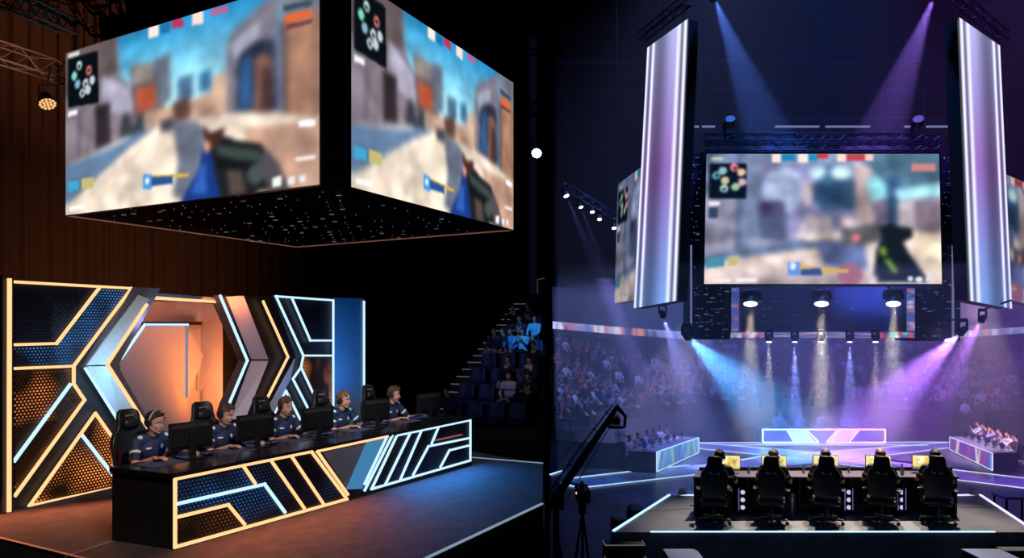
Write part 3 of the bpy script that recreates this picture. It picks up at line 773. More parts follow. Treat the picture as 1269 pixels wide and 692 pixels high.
# ------------------------------------------------------------------ gaming chair (built at the origin, sitter faces -Y)
M_ch = mat('black chair leather', s8(26, 26, 30), .42, spec=.5)
M_chm = mat('maroon chair leather', s8(70, 22, 30), .5)
M_logo = mat('pale stitched logo', s8(150, 120, 115), .6)
M_caster = mat('caster rubber', s8(20, 20, 20), .7)
def gaming_chair(label, group, trim=None, logo_back=False):
    t = thing('gaming_chair', (0, 0, 0), label, 'gaming chair', group)
    trim = trim or M_ch
    # backrest: lofted shell with shoulder wings and a tapered head section
    prof = [(.48, .20, .05, .03), (.60, .235, .055, .03), (.74, .25, .06, .055), (.90, .265, .065, .08), (1.00, .262, .06, .085), (1.08, .225, .055, .07), (1.14, .165, .05, .05), (1.22, .148, .05, .05), (1.30, .142, .05, .05), (1.35, .125, .045, .045), (1.375, .09, .03, .03)]
    mb = MB(); rings = []
    for z, hw, th, wing in prof:
        y0 = .20 + (z - .48) * .16; ring = []
        xs = [-1, -.92, -.7, -.35, 0, .35, .7, .92, 1]
        for x in xs: ring.append((x * hw, y0 - th * .5 - wing * (abs(x) ** 3) * .8 + (.02 if abs(x) > .95 else 0), z))
        for x in reversed(xs): ring.append((x * hw * .98, y0 + th * .55 - wing * (abs(x) ** 3) * .55, z))
        rings.append(ring)
    mb.ring_loft(rings); b = mb.build('backrest', M_ch, t, smooth='y')
    mb = MB(); mb.box((0, .245, 1.20), (.2, .07, .12), bev=.03, M=None); mb.build('neck_pillow', M_ch, t, smooth='y')
    for s in (-1, 1): mb = MB(); mb.prism([(s * .12, .185 + .0, .60), (s * .20, .165, .62), (s * .235, .135, .88), (s * .15, .20, .92)], (0, .012, 0)); mb.build('side_bolster_trim', trim, b)
    mb = MB()
    for yy, sgn in ((.30 - .022, -1),) + (((.371, 1),) if logo_back else ()):
        zz = 1.29 if sgn < 0 else 1.02; yy = yy if sgn < 0 else .315
        for x0, x1, z0, z1 in (((-.055, -.03, 0, .02), (-.025, -.005, .0, .014), (-.0, .02, .004, .022), (.026, .055, 0, .018)) if sgn < 0 else ((-.10, -.065, 0, .018), (-.075, -.03, .012, .034), (.03, .07, 0, .022), (.055, .10, .016, .036))):
            mb.box(((x0 + x1) / 2, yy + (.0 if sgn < 0 else 0), zz + (z0 + z1) / 2), (x1 - x0, .012, z1 - z0))
    mb.build('logo', M_logo if not logo_back else mat('white chair logo', s8(190, 195, 205), .5), b)
    mb = MB(); mb.box((0, 0, .42), (.50, .50, .09), bev=.035)
    for s in (-1, 1): mb.box((s * .225, -.0, .455), (.09, .48, .06), bev=.028)
    mb.build('seat', M_ch, t, smooth='y')
    for s in (-1, 1):
        mb = MB(); mb.box((s * .31, -.02, .66), (.09, .26, .03), bev=.012); ar = mb.build('armrest', M_blackp, t, smooth='y')
        mb = MB(); mb.bar((s * .31, 0, .42), (s * .31, 0, .65), .035, .05, up=(0, 1, 0)); mb.bar((s * .18, 0, .39), (s * .32, 0, .40), .05, .02); mb.build('armrest_post', M_blackp, ar)
    mb = MB(); mb.lathe([(.035, .12), (.035, .26), (.022, .27), (.022, .38), (.12, .385), (.12, .40)], n=16); mb.build('gas_lift', M_dmetal, t, smooth=True)
    mb = MB()
    for k in range(5):
        a = 2 * PI * k / 5 + .3; d = Vector((math.cos(a), math.sin(a), 0)); mb.bar(d * .02 + Vector((0, 0, .13)), d * .32 + Vector((0, 0, .085)), .05, .03)
    mb.lathe([(0, .09), (.05, .09), (.05, .16), (0, .16)], n=14); sb = mb.build('star_base', mat('grey base alloy', s8(95, 98, 105), .35, metal=.6), t)
    for k in range(5):
        a = 2 * PI * k / 5 + .3; d = Vector((math.cos(a), math.sin(a), 0)); n_ = Vector((-d.y, d.x, 0)); mb = MB()
        for s in (-1, 1): mb.tube([d * .315 + n_ * s * .008 + Vector((0, 0, .03)), d * .315 + n_ * s * .03 + Vector((0, 0, .03))], .03, 10)
        mb.build('caster', M_caster, sb)
    return t

# ------------------------------------------------------------------ LEFT DESK
A = atZ(139, 670, 0); B_ = atZ(215, 682, 0); C_ = atZ(585, 577, 0)
dd = (C_ - B_).normalized(); dp = Vector((-dd.y, dd.x, 0))     # along the desk, towards the players
Ld = (C_ - B_).length; DZ = .79
def D(s, p, z=DZ): q = B_ + dd * s + dp * p; return Vector((q.x, q.y, z))
DDEP = .87
t = thing('players_desk', tuple(B_), 'long black stage desk with amber and ice blue light strips on its front', 'desk')
Aq = A.copy()
Ab = Vector((Aq.x, Aq.y, 0)); Bb = D(0, 0, 0); Cb = D(Ld, 0, 0); Eb = D(Ld + .0, DDEP, 0)
mb = MB(); mb.hexa([Ab, Bb, Cb, Eb] + [p + Vector((0, 0, DZ - .05)) for p in (Ab, Bb, Cb, Eb)]); 
mb.v = mb.v; o = mb.build('desk_body', M_black, t)
mb = MB(); ov = .03
top = [Ab + (Ab - Eb).normalized() * ov, Bb - dd * ov - dp * ov, Cb + dd * ov - dp * ov, Eb + dd * ov]
mb.hexa([Vector((p.x, p.y, DZ - .05)) for p in top] + [Vector((p.x, p.y, DZ)) for p in top]); mb.build('worktop', M_gloss, t)
# front strips: positions read on the front plane
FN = -dp
def atF(px, py, off=0.0):
    r = ray(px, py); tt = (FN.dot(B_) + off) / FN.dot(r); return r * tt + Vector((0, 0, CAMZ))
def fstrips(segs, m, wd=.042, off=.02, label=None):
    for s_ in segs:
        mb = MB(); pts = [atF(x, y, off) for x, y in s_]
        for a, b in zip(pts[:-1], pts[1:]): mb.bar(a, b, wd, .025, up=FN, ext=wd / 2 * .9)
        o = mb.build('light_strip', m, t)
        if label: o['label'] = label
def fplate(name, poly, m, off=.006, th=.01):
    mb = MB(); mb.prism([atF(x, y, off) for x, y in poly], -FN * th); mb.build(name, m, t)
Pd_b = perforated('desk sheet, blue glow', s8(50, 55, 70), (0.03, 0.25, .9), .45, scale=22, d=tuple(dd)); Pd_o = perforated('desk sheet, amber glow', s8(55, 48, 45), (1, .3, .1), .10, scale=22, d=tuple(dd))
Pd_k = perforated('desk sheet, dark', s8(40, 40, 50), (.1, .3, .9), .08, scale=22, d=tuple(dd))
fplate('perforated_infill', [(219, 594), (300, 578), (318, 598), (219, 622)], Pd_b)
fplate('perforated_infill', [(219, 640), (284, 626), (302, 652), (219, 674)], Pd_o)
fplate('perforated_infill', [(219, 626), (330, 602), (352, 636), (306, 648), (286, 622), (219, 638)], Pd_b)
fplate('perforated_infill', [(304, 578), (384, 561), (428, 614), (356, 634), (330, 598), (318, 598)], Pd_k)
fplate('slate_infill', [(400, 561), (455, 548), (430, 606)], mat('slate desk panel', s8(85, 90, 110), .4))
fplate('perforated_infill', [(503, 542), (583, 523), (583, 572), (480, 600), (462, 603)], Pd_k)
fstrips([[(217, 594), (217, 678.5), (430, 619), (386, 560), (217, 594)], [(301, 577), (316, 599)], [(336, 571), (377, 630)], [(361.5, 566), (401, 625)], [(219, 641.5), (283, 626), (303, 650)],
         [(431, 613), (393, 559.5), (480, 541)]], M_or, .031, label='amber glowing strip')
fstrips([[(219, 625), (328, 600.5), (353, 635)]], M_bl, .032, label='ice blue glowing strip')
fstrips([[(486, 540.5), (452, 608)], [(583, 521), (583, 571), (460.5, 606.5), (492, 540), (583, 521)], [(508, 538), (478, 600)], [(522, 535), (496, 595)], [(543, 531), (535, 550)],
         [(583, 543), (531, 553.5), (512, 589)], [(583, 552), (557, 558.5), (546, 579)]], M_bl, .028, label='ice blue glowing strip')
fplate('slanted_fin', [(456, 547), (478, 543), (449, 606), (430, 607)], emit('blue fin with painted light', (.10, .38, .75), .55), off=.03, th=.02)  # blue light on the fin painted in as emission
fstrips([[(479, 543), (452, 600)]], M_bl, .03, .05, label='ice blue glowing strip')
fstrips([[(540, 546), (572, 539)]], emit('dull red strip', (.8, .25, .18), .35), .02, label='dull red strip')
lamp('AREA', 'desk_front_glow', D(1.4, -.08, .45), (1, .24, .08), 45, target=D(1.4, -1.2, 0), shape='RECTANGLE', size=2.6, size_y=.3)  # added area lamps standing in for the strips' spill on the carpet
lamp('AREA', 'desk_front_glow', D(4.2, -.08, .45), (.03, .27, .85), 90, target=D(4.2, -1.2, 0), shape='RECTANGLE', size=1.9, size_y=.3)

# players
s_pos = [.40, 1.31, 2.26, 3.31, 4.38]
rzp = math.atan2(-dp.x * 0 + (-dp).x, -(-dp).y)     # local -Y looks along -dp
rzp = math.atan2((-dp).x, -(-dp).y)
desc = ['player in navy jersey with dark hair and a pale headset band, first at the desk',
        'player in navy jersey with brown hair, head tilted down, second seat along the long desk',
        'player in navy jersey with black headset sitting in the middle seat of the long desk',
        'player in navy jersey with light brown hair seated fourth along the long desk',
        'player in navy jersey seated farthest along the desk, beside the dark bleacher stairs']
cdesc = ['black gaming chair behind the dark-haired player at the near end of the desk',
         'black gaming chair in front of the orange alcove behind the second player',
         'black gaming chair behind the middle player, in front of the lilac chevron',
         'black gaming chair of the fourth player, before the blue column',
         'black gaming chair behind the farthest player at the right end of the desk']
chair0 = gaming_chair(cdesc[0], 'gaming chairs at the long left desk', trim=M_chm)
bpy.context.view_layer.update(); index_children(chair0)
conf = [dict(lean=R(10), yaw=24, pitch=12, hair=M_hair2, style=1, hsband=True, rw=(-.16, -.46, .825), lw=(.26, -.48, .83)),
        dict(lean=R(12), yaw=22, pitch=16, hair=M_hair, style=2, rw=(-.14, -.48, .825), lw=(.24, -.50, .83)),
        dict(lean=R(9), yaw=10, pitch=10, hair=M_hair, style=3, skin=M_skin, rw=(-.18, -.46, .825), lw=(.25, -.45, .83)),
        dict(lean=R(11), yaw=22, pitch=4, hair=mat('light brown hair', s8(125, 85, 58), .6, bump=.8, bscale=90), style=4, rw=(-.14, -.48, .825), lw=(.28, -.50, .83)),
        dict(lean=R(13), yaw=26, pitch=8, hair=M_hair, style=5, rw=(-.15, -.48, .825), lw=(.30, -.50, .83))]
PP = 1.22
for i, s_ in enumerate(s_pos):
    q = D(s_, PP, 0)
    root = thing('player', (0, 0, 0), desc[i], 'person', 'five players seated at the long left desk')
    person_player(root, **conf[i])
    root.location = q; root.rotation_euler = (0, 0, rzp)
    c = chair0 if i == 0 else copy_tree(chair0)
    qc = D(s_ - .02, PP + .04, 0); c.location = qc; c.rotation_euler = (0, 0, rzp + R((4, -6, 3, -4, 5)[i])); c['label'] = cdesc[i]; c.scale = (.95, .95, .95)

# monitors (back towards the hall)
M_mon = mat('monitor shell', s8(20, 20, 23), .38, spec=.5); M_monp = mat('monitor back ridge', s8(40, 41, 46), .45)
def screen_glow(name, c, s_): return emit(name, c, s_)
def monitor(label, group, name='gaming_monitor', W_=.51, H_=.31, zc=.26, pic=None, lit=None):
    """built with its screen facing +Y"""
    t = thing(name, (0, 0, 0), label, 'monitor', group)
    mb = MB(); mb.box((0, 0, zc), (W_, .025, H_), bev=.008); mb.prism([(-W_ * .42, -.012, zc - H_ * .38), (W_ * .42, -.012, zc - H_ * .38), (W_ * .42, -.012, zc + H_ * .30), (-W_ * .42, -.012, zc + H_ * .30)], (0, -.02, 0)); shl = mb.build('shell', M_mon, t)
    mb = MB(); mb.prism([(-W_ * .44, -.013, zc + H_ * .30), (W_ * .44, -.013, zc + H_ * .30), (W_ * .36, -.013, zc + H_ * .44), (-W_ * .36, -.013, zc + H_ * .44)], (0, -.008, 0)); mb.build('back_ridge', M_monp, shl)
    mb = MB(); mb.box((0, .0135, zc), (W_ - .02, .002, H_ - .02)); mb.build('display', pic or emit('blue game display', (.15, .35, .8), 1.2), t)
    mb = MB(); mb.box((0, -.04, zc * .5 + .02), (.075, .03, zc + .06), bev=.008); mb.build('stand', M_mon, t)
    mb = MB(); mb.box((0, -.02, .008), (.24, .2, .016), bev=.006); mb.build('foot', M_mon, t)
    mb = MB(); mb.ell((0, -.035, zc + .03), (.014, .004, .014), 10); mb.build('badge', mat('chrome badge', s8(160, 165, 175), .3, metal=.8), shl, smooth=True)
    return t
mpx = [(238, 568), (318, 555), (394.6, 543.5), (467.4, 530), (532.4, 519.4)]
mdesc = ['black monitor seen from behind before the nearest player at the long desk',
         'black monitor seen from behind between the second and third players',
         'black monitor seen from behind, in front of the middle player and the blue lattice panel',
         'black monitor seen from behind, in front of the blue column', 'black monitor at the far right end of the desk before the bleachers']
mon0 = monitor(mdesc[0], 'monitors on the long left desk'); bpy.context.view_layer.update(); index_children(mon0)
for i, (x, y) in enumerate(mpx):
    m_ = mon0 if i == 0 else copy_tree(mon0); p = atZ(x, y, DZ); p = p + dp * .02
    m_.location = p; m_.rotation_euler = (0, 0, math.atan2(dd.y, dd.x) + R(-6)); m_['label'] = mdesc[i]
# keyboard, mouse, mouse pad
M_key = mat('dark keycaps', s8(34, 34, 42), .5); M_kled = emit('keyboard glow', (.25, .3, 1), .9)
def keyboard(label, group):
    t = thing('keyboard', (0, 0, 0), label, 'keyboard', group)
    mb = MB(); mb.box((0, 0, .012), (.40, .14, .02), bev=.006); kc = mb.build('keyboard_case', M_blackp, t)
    mb = MB()
    for r in range(5):
        for k in range(15): mb.box((-.182 + k * .026, -.05 + r * .025, .027), (.021, .020, .009))
    mb.build('keycaps', M_key, kc)
    mb = MB(); mb.box((0, 0, .0228), (.385, .125, .0015)); mb.build('key_backlight', M_kled, kc); return t
def mouse(label, group):
    t = thing('computer_mouse', (0, 0, 0), label, 'mouse', group)
    mb = MB(); mb.ell((0, 0, .012), (.03, .055, .024), 14); mb.v = [(x, y, max(z, .001)) for x, y, z in mb.v]; msh = mb.build('mouse_shell', M_blackp, t, smooth=True)
    mb = MB(); mb.tube([(-.004, -.03, .033), (.004, -.03, .033)], .008, 10); mb.build('scroll_wheel', M_kled, msh); return t
def pad(label, group, col):
    mb = MB(); mb.box((0, 0, .002), (.42, .34, .004), bev=.0015); o = mb.build('mouse_pad', col); return tag(o, label, 'mouse pad', group)
who = ['nearest player', 'second player', 'middle player', 'fourth player', 'farthest player']
kb0 = keyboard('k', 'keyboards on the long left desk'); ms0 = mouse('m', 'mice on the long left desk'); pd0 = pad('p', 'mouse pads on the long left desk', mat('grey blue mouse pad', s8(70, 75, 100), .8))
bpy.context.view_layer.update(); index_children(kb0); index_children(ms0)
for i, s_ in enumerate(s_pos):
    def put(o, s2, p2, z, rz=0): q = D(s_ + s2, p2, z); o.location = q; o.rotation_euler = (0, 0, rzp + PI + rz)
    k = kb0 if i == 0 else copy_tree(kb0); put(k, .26, .66, DZ + .0005); k['label'] = 'black blue-lit keyboard under the hand of the ' + who[i] + ' at the long desk'
    p_ = pd0 if i == 0 else copy_tree(pd0); put(p_, -.18, .60, DZ + .0005); p_['label'] = 'grey mouse pad on the black worktop before the ' + who[i]
    m_ = ms0 if i == 0 else copy_tree(ms0); put(m_, -.15, .69, DZ + .005); m_['label'] = 'dark mouse under the right hand of the ' + who[i] + ' at the long desk'
# cable bundles behind monitors
for i, (x, y) in enumerate(mpx):
    p = atZ(x + 14, y - 3, DZ); mb = MB(); rnd = random.Random(i)
    path = [p + Vector((rnd.uniform(-.05, .05) + math.cos(k * .9) * .07, math.sin(k * .9) * .06, .012 + .02 * rnd.random())) for k in range(9)]
    mb.tube(path, .006, 6); o = mb.build('cable_coil', M_blackp, None, smooth=True, base=tuple(p)); tag(o, 'loose black cable coil on the worktop beside the monitor of the ' + who[i], 'cable', 'cables on the long left desk')

# ------------------------------------------------------------------ BLEACHERS
G0 = Vector((-2.78, 19.0, 0)); gb = Vector((.347, .938, 0)).normalized(); gr = Vector((gb.y, -gb.x, 0))
NR = 9; PITCH = .853; RISE = .4
def gx(a, r, z): q = G0 + gb * a + gr * r; return Vector((q.x, q.y, z))
mb = MB()
def limit(a):   # distance along the row to the partition
    q = G0 + gb * a; tpx = (pd.x / pd.y)
    return (tpx * q.y - q.x) / (gr.x - tpx * gr.y) - .08
steps = MB()
M_tier = mat('dark bleacher deck', s8(26, 28, 36), .75)
rows = [(k * PITCH, LZ + .2 + k * RISE) for k in range(NR + 1)]
for k, (a, z) in enumerate(rows):
    a1 = a + PITCH; r0 = .72
    mb.hexa([gx(a, r0, LZ), gx(a, limit(a), LZ), gx(a1, limit(a1), LZ), gx(a1, r0, LZ)] + [gx(a, r0, z), gx(a, limit(a), z), gx(a1, limit(a1), z), gx(a1, r0, z)])
    for h in (0, 1):
        aa = a + h * PITCH / 2; zz = z - .0 + h * .2
        mb.hexa([gx(aa, 0, LZ), gx(aa, r0, LZ), gx(aa + PITCH / 2, r0, LZ), gx(aa + PITCH / 2, 0, LZ)] + [gx(aa, 0, zz), gx(aa, r0, zz), gx(aa + PITCH / 2, r0, zz), gx(aa + PITCH / 2, 0, zz)])
t = thing('bleacher_stand', tuple(gx(0, 0, LZ)), 'dark tiered bleacher stand with pale stair edges rising behind the long desk', 'bleachers')
mb.build('tiers', M_tier, t)
M_nose = emit('pale nosing with painted glow', (.5, .58, .62), .13)  # nosings are no lamps; their brightness is painted as emission
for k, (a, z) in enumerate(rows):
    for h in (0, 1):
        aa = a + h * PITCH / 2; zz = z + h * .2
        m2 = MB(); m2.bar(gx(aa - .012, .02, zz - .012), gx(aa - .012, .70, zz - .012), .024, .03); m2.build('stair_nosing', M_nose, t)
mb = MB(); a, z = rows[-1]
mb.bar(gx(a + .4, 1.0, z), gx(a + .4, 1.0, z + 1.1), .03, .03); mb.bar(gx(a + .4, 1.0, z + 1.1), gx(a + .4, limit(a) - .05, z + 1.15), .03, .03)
mb.build('guard_rail', emit('rail with painted light', (.4, .45, .5), .10), t)  # light along the rail is painted in as a weak glow
# barrier in front of the first row
mb = MB(); q0, q1 = gx(-.5, .2, LZ), gx(-.5, limit(-.5), LZ); mb.prism([q0, q1, q1 + gb * .06, q0 + gb * .06], (0, 0, .62)); o = mb.build('bleacher_barrier', mat('navy barrier board', s8(26, 34, 48), .6), None, base=tuple(q0)); tag(o, 'low dark barrier board in front of the first bleacher seats', 'barrier')
M_seat = mat('navy seat shell', s8(32, 48, 92), .55)
def stadium_seat():
    t = thing('stadium_seat', (0, 0, 0), 'x', 'seat', 'navy folding seats on the left bleachers')
    mb = MB(); mb.box((0, -.02, .43), (.46, .40, .07), bev=.03); mb.build('seat', M_seat, t, smooth='y')
    mb = MB(); rings = []
    for z, w_, y in ((.42, .46, .18), (.60, .50, .21), (.80, .48, .24), (.90, .42, .26), (.93, .34, .265)):
        rings.append([(-w_ / 2, y - .05, z), (-w_ * .3, y - .015, z), (0, y, z), (w_ * .3, y - .015, z), (w_ / 2, y - .05, z), (w_ / 2, y - .0, z), (0, y + .05, z), (-w_ / 2, y - .0, z)])
    mb.ring_loft(rings); mb.build('backrest', M_seat, t, smooth='y')
    for s in (-1, 1): mb = MB(); mb.box((s * .24, .06, .21), (.03, .3, .42)); mb.build('seat_support', M_dmetal, t)
    return t
seat0 = stadium_seat(); bpy.context.view_layer.update(); index_children(seat0)
rzs = math.atan2(-gb.x, gb.y) 
first = True
for k, (a, z) in enumerate(rows[:-1]):
    n = int((limit(a) - .85) / .62)
    for j in range(n):
        s0 = seat0 if first else copy_tree(seat0); first = False
        s0.location = gx(a + .36, 1.05 + .62 * j, z); s0.rotation_euler = (0, 0, rzs)
        s0['label'] = 'navy seat in row %s of the bleachers, %s from the stairs' % (('one', 'two', 'three', 'four', 'five', 'six', 'seven', 'eight', 'nine')[k], ('first', 'second', 'third', 'fourth', 'fifth', 'sixth', 'seventh', 'eighth', 'ninth', 'tenth')[j])

# spectators, coarse continuous figures with their clothes as material zones
M_sskin = mat('spectator skin', s8(190, 140, 118), .6); M_shair = mat('spectator hair', s8(36, 28, 26), .8)
def spectator_mesh(name, shirt, pose=0, voxel=.02, dec=.25, seed=0, pants=None, sleeves=True, skin=None, hair=None, patch=None, patchm=None, simple=False):
    rnd = random.Random(seed); mb = MB(); hx = rnd.uniform(-.03, .03); fy = rnd.uniform(-.06, 0)
    hc = Vector((hx, -.04 + fy, 1.20))
    mb.ell(hc + Vector((0, .01, .03)), (.076, .093, .088), 10); mb.ell(hc + Vector((0, -.03, -.035)), (.055, .056, .08), 10)
    mb.caps(hc + Vector((0, -.085, .0)), hc + Vector((0, -.105, -.03)), .010, .014, 6)
    mb.caps(hc + Vector((0, .02, -.05)), (0, 0, 1.03), .055, .06, 8)
    mb.ell((0, .02, .56), (.17, .14, .12), 10); mb.ell((0, .01, .74), (.15, .12, .18), 10); mb.ell((0, -.01, .9), (.175, .125, .15), 10)
    mb.caps((-.15, -.01, .98), (.15, -.01, .98), .07, .07, 8)
    hands = {0: ((-.08, -.33, .62), (.08, -.33, .62)), 1: ((-.06, -.3, .98), (.06, -.3, .98)), 2: ((-.1, -.1, 1.0), (.12, -.34, .6)), 3: ((-.22, -.05, 1.42), (.22, -.05, 1.42)), 4: ((-.15, -.2, .8), (.12, -.22, .8)), 5: ((-.14, -.38, .58), (.1, -.17, 1.08))}[pose]
    W2 = []
    for s, wv in zip((-1, 1), hands):
        a = Vector((s * .185, 0, .98)); b = Vector(wv); l1, l2 = .28, .26; d = b - a; D_ = min(max(d.length, .12), l1 + l2 - .01); dn = d.normalized()
        x = (l1 * l1 - l2 * l2 + D_ * D_) / (2 * D_); h = math.sqrt(max(l1 * l1 - x * x, 0)); bend = Vector((s * .8, .1, -.9)); bend = (bend - dn * bend.dot(dn)).normalized(); e = a + dn * x + bend * h
        mb.caps(a, e, .056, .046, 8); mb.caps(e, b, .045, .03, 8); W2.append((e, b))
        f = (b - e).normalized(); mb.caps(b, b + f * .07, .032, .03, 6)
        if not simple:
            ac = f.orthogonal().normalized()
            for q in (-.027, -.009, .009, .027): mb.caps(b + f * .08 + ac * q, b + f * .15 + ac * q, .011, .009, 6)
        kn = Vector((s * .14, -.44, .50)); an = Vector((s * .13, -.44, .08)); mb.caps((s * .09, 0, .55), kn, .09, .062, 8); mb.caps(kn, an, .06, .042, 8); mb.caps(an, an + Vector((0, -.15, -.04)), .045, .035, 6)
    def cls(c):
        q = c - hc
        if c.z > 1.075 and q.length < .16:
            if q.z > .055 or (q.y > .02 and q.z > -.04) or (q.z > .02 and q.y > -.04): return 1
            return 0
        for e, b in W2:
            if (c - b).length < .05 or (c - b).dot((b - e).normalized()) > -.01 and (c - b).length < .2: return 0
            if not sleeves and (c - e.lerp(b, .5)).length < .12 and abs(c.x) > .05 and c.y < -.1: return 0
        if c.z < .66 and c.y < -.08 or c.z < .56: return 3 if c.z > .12 else 1
        if c.z > 1.045 and q.length < .2: return 0
        if patch and c.y < -.05 and (abs(c.x) < patch[0] and patch[1] < c.z < patch[2]): return 4
        return 2
    return remeshed(mb, name, voxel, [skin or M_sskin, hair or M_shair, shirt, pants or M_pants, patchm or M_jersey_w], None, cls, smooth=1, decimate=dec, link=False)
sp = [ # head pixel, label, colour, pose, opts
    ((631, 463), 'spectator in a pink and white striped sweater sitting low on the bleachers', s8(225, 185, 200), 0, dict(patch=(.3, .80, .84), patchm=mat('maroon stripe', s8(110, 50, 70), .8))),
    ((656, 460), 'spectator in a black shirt with a white chest print beside the pink sweater', s8(22, 20, 24), 4, dict(patch=(.1, .76, .81))),
    ((629, 446), 'spectator leaning over in dark clothes just above the pink sweater', s8(25, 28, 40), 5, {}),
    ((658, 440), 'spectator in dark clothes with one hand raised to the face near the right wall', s8(28, 34, 52), 2, {}),
    ((634, 416), 'spectator in a bright blue shirt in the middle of the bleachers', s8(60, 150, 215), 0, {}),
    ((648, 411), 'spectator in a pale cyan shirt clapping beside the bright blue shirt', s8(120, 205, 240), 1, {}),
    ((663, 399), 'spectator in a light cyan shirt against the black partition', s8(130, 210, 245), 0, {}),
    ((645, 397), 'spectator in a dark grey top behind the bright blue shirt', s8(40, 50, 66), 4, {}),
    ((624, 403), 'spectator in a black top with dark hair, right of the stair edges', s8(26, 30, 42), 0, {}),
    ((606, 403), 'spectator in a navy jacket seated closest to the stairs', s8(34, 44, 70), 0, {}),
    ((602, 417), 'spectator in a dim violet top at the stair end of a middle row', s8(62, 54, 84), 5, {}),
    ((637, 384), 'spectator with a hand to the chin in the upper bleachers', s8(28, 34, 44), 2, {}),
    ((655, 386), 'spectator in an olive grey top in the upper bleachers near the partition', s8(48, 54, 52), 4, {}),
    ((662, 427), 'spectator bending an arm in black sleeves just below the cyan shirts', s8(24, 26, 34), 5, {}),
    ((546, 478), 'spectator in dark clothes at the end of the front bleacher row beside the last monitor', s8(30, 38, 56), 0, {})]
for i, ((px, py), lab, col, pose, opt) in enumerate(sp):
    best = None
    for k, (a, z) in enumerate(rows[:-1]):
        q = G0 + gb * (a + .33); tx = (px - CX) / FPX; r = (tx * q.y - q.x) / (gr.x - tx * gr.y)
        P_ = q + gr * r; yy = HZ - (z + 1.2 - CAMZ) / P_.y * FPX
        if best is None or abs(yy - py) < best[0]: best = (abs(yy - py), k, r, z, a)
    _, k, r, z, a = best
    r = min(max(r, 1.0), limit(a) - .3)
    sh_m = mat('spectator shirt %d' % i, col, .8)
    me = spectator_mesh('spectator', sh_m, pose, .018, .5, i, **opt)
    o = bpy.data.objects.new('spectator', me); COL.objects.link(o); o.location = gx(a + .30, r, z); o.rotation_euler = (0, 0, rzs + R(random.uniform(-10, 10)))
    tag(o, lab, 'person', 'spectators on the left bleachers')
lamp('SPOT', 'bleacher_blue_spot', (-1.2, 14.5, 6.5), (.08, .42, 1), 1700, target=atY(650, 405, 22), spot_size=R(15), spot_blend=.9, shadow_soft_size=.1)
lamp('SPOT', 'bleacher_fill', (-1.5, 12.5, 6.5), (.35, .5, 1), 500, target=atY(610, 440, 21), spot_size=R(40), spot_blend=1, shadow_soft_size=.3)
lamp('SPOT', 'bleacher_warm_spot', (-1, 12, 6), (1, .75, .75), 320, target=atY(643, 470, 20), spot_size=R(8), spot_blend=1, shadow_soft_size=.1)
# key light on the players and the stage
lamp('SPOT', 'stage_key_light', (0.1, 3.4, 5.5), (1, .84, .72), 1500, target=D(1.6, 1.0, 1.0), spot_size=R(52), spot_blend=.8, shadow_soft_size=.25)
lamp('SPOT', 'stage_key_light', (0.1, 6.0, 5.6), (.9, .92, 1), 900, target=D(4.2, 1.0, 1.0), spot_size=R(36), spot_blend=.8, shadow_soft_size=.25)

# ------------------------------------------------------------------ LEFT RIGGING
def truss(name, a, b, w_, label, m=None, seg=None, r=.025, group=None, br=.012):
    a = Vector(a); b = Vector(b); d = (b - a).normalized(); x = d.cross(Vector((0, 0, 1))).normalized(); z = x.cross(d); m = m or M_metal
    t = thing(name, tuple(a), label, 'truss', group); L_ = (b - a).length; n = max(2, int(L_ / (seg or w_)))
    c4 = [x * i * w_ / 2 + z * j * w_ / 2 for i, j in ((-1, -1), (1, -1), (1, 1), (-1, 1))]
    for c in c4:
        mb = MB(); mb.tube([a + c, b + c], r, 8); mb.build('chord', m, t, smooth='y')
    mb = MB()
    for k in range(n):
        p0 = a + d * L_ * k / n; p1 = a + d * L_ * (k + 1) / n
        for i in range(4):
            c0, c1 = c4[i], c4[(i + 1) % 4]
            mb.tube([p0 + c0, p1 + c1] if (k + i) % 2 else [p0 + c1, p1 + c0], br, 6)
    mb.build('bracing', m, t); return t
M_tr = mat('truss with painted amber light', s8(190, 170, 160), .4, metal=.3)  # paler, warmer tube colour with the amber light painted in
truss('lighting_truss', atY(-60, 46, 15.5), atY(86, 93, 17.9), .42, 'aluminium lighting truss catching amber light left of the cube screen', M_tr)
truss('lighting_truss', atY(632, 141, 21), atY(672, 133, 21.5), .36, 'short truss end lit blue grey beside the right face of the cube screen')
truss('ceiling_truss', atY(-10, -10, 12), atY(84, 32, 15), .3, 'thin dark ceiling truss crossing the upper left corner', M_dmetal)
truss('ceiling_truss', atY(628, 62, 22), atY(680, 50, 22), .5, 'dark ceiling truss above the right face of the cube screen', M_dmetal)
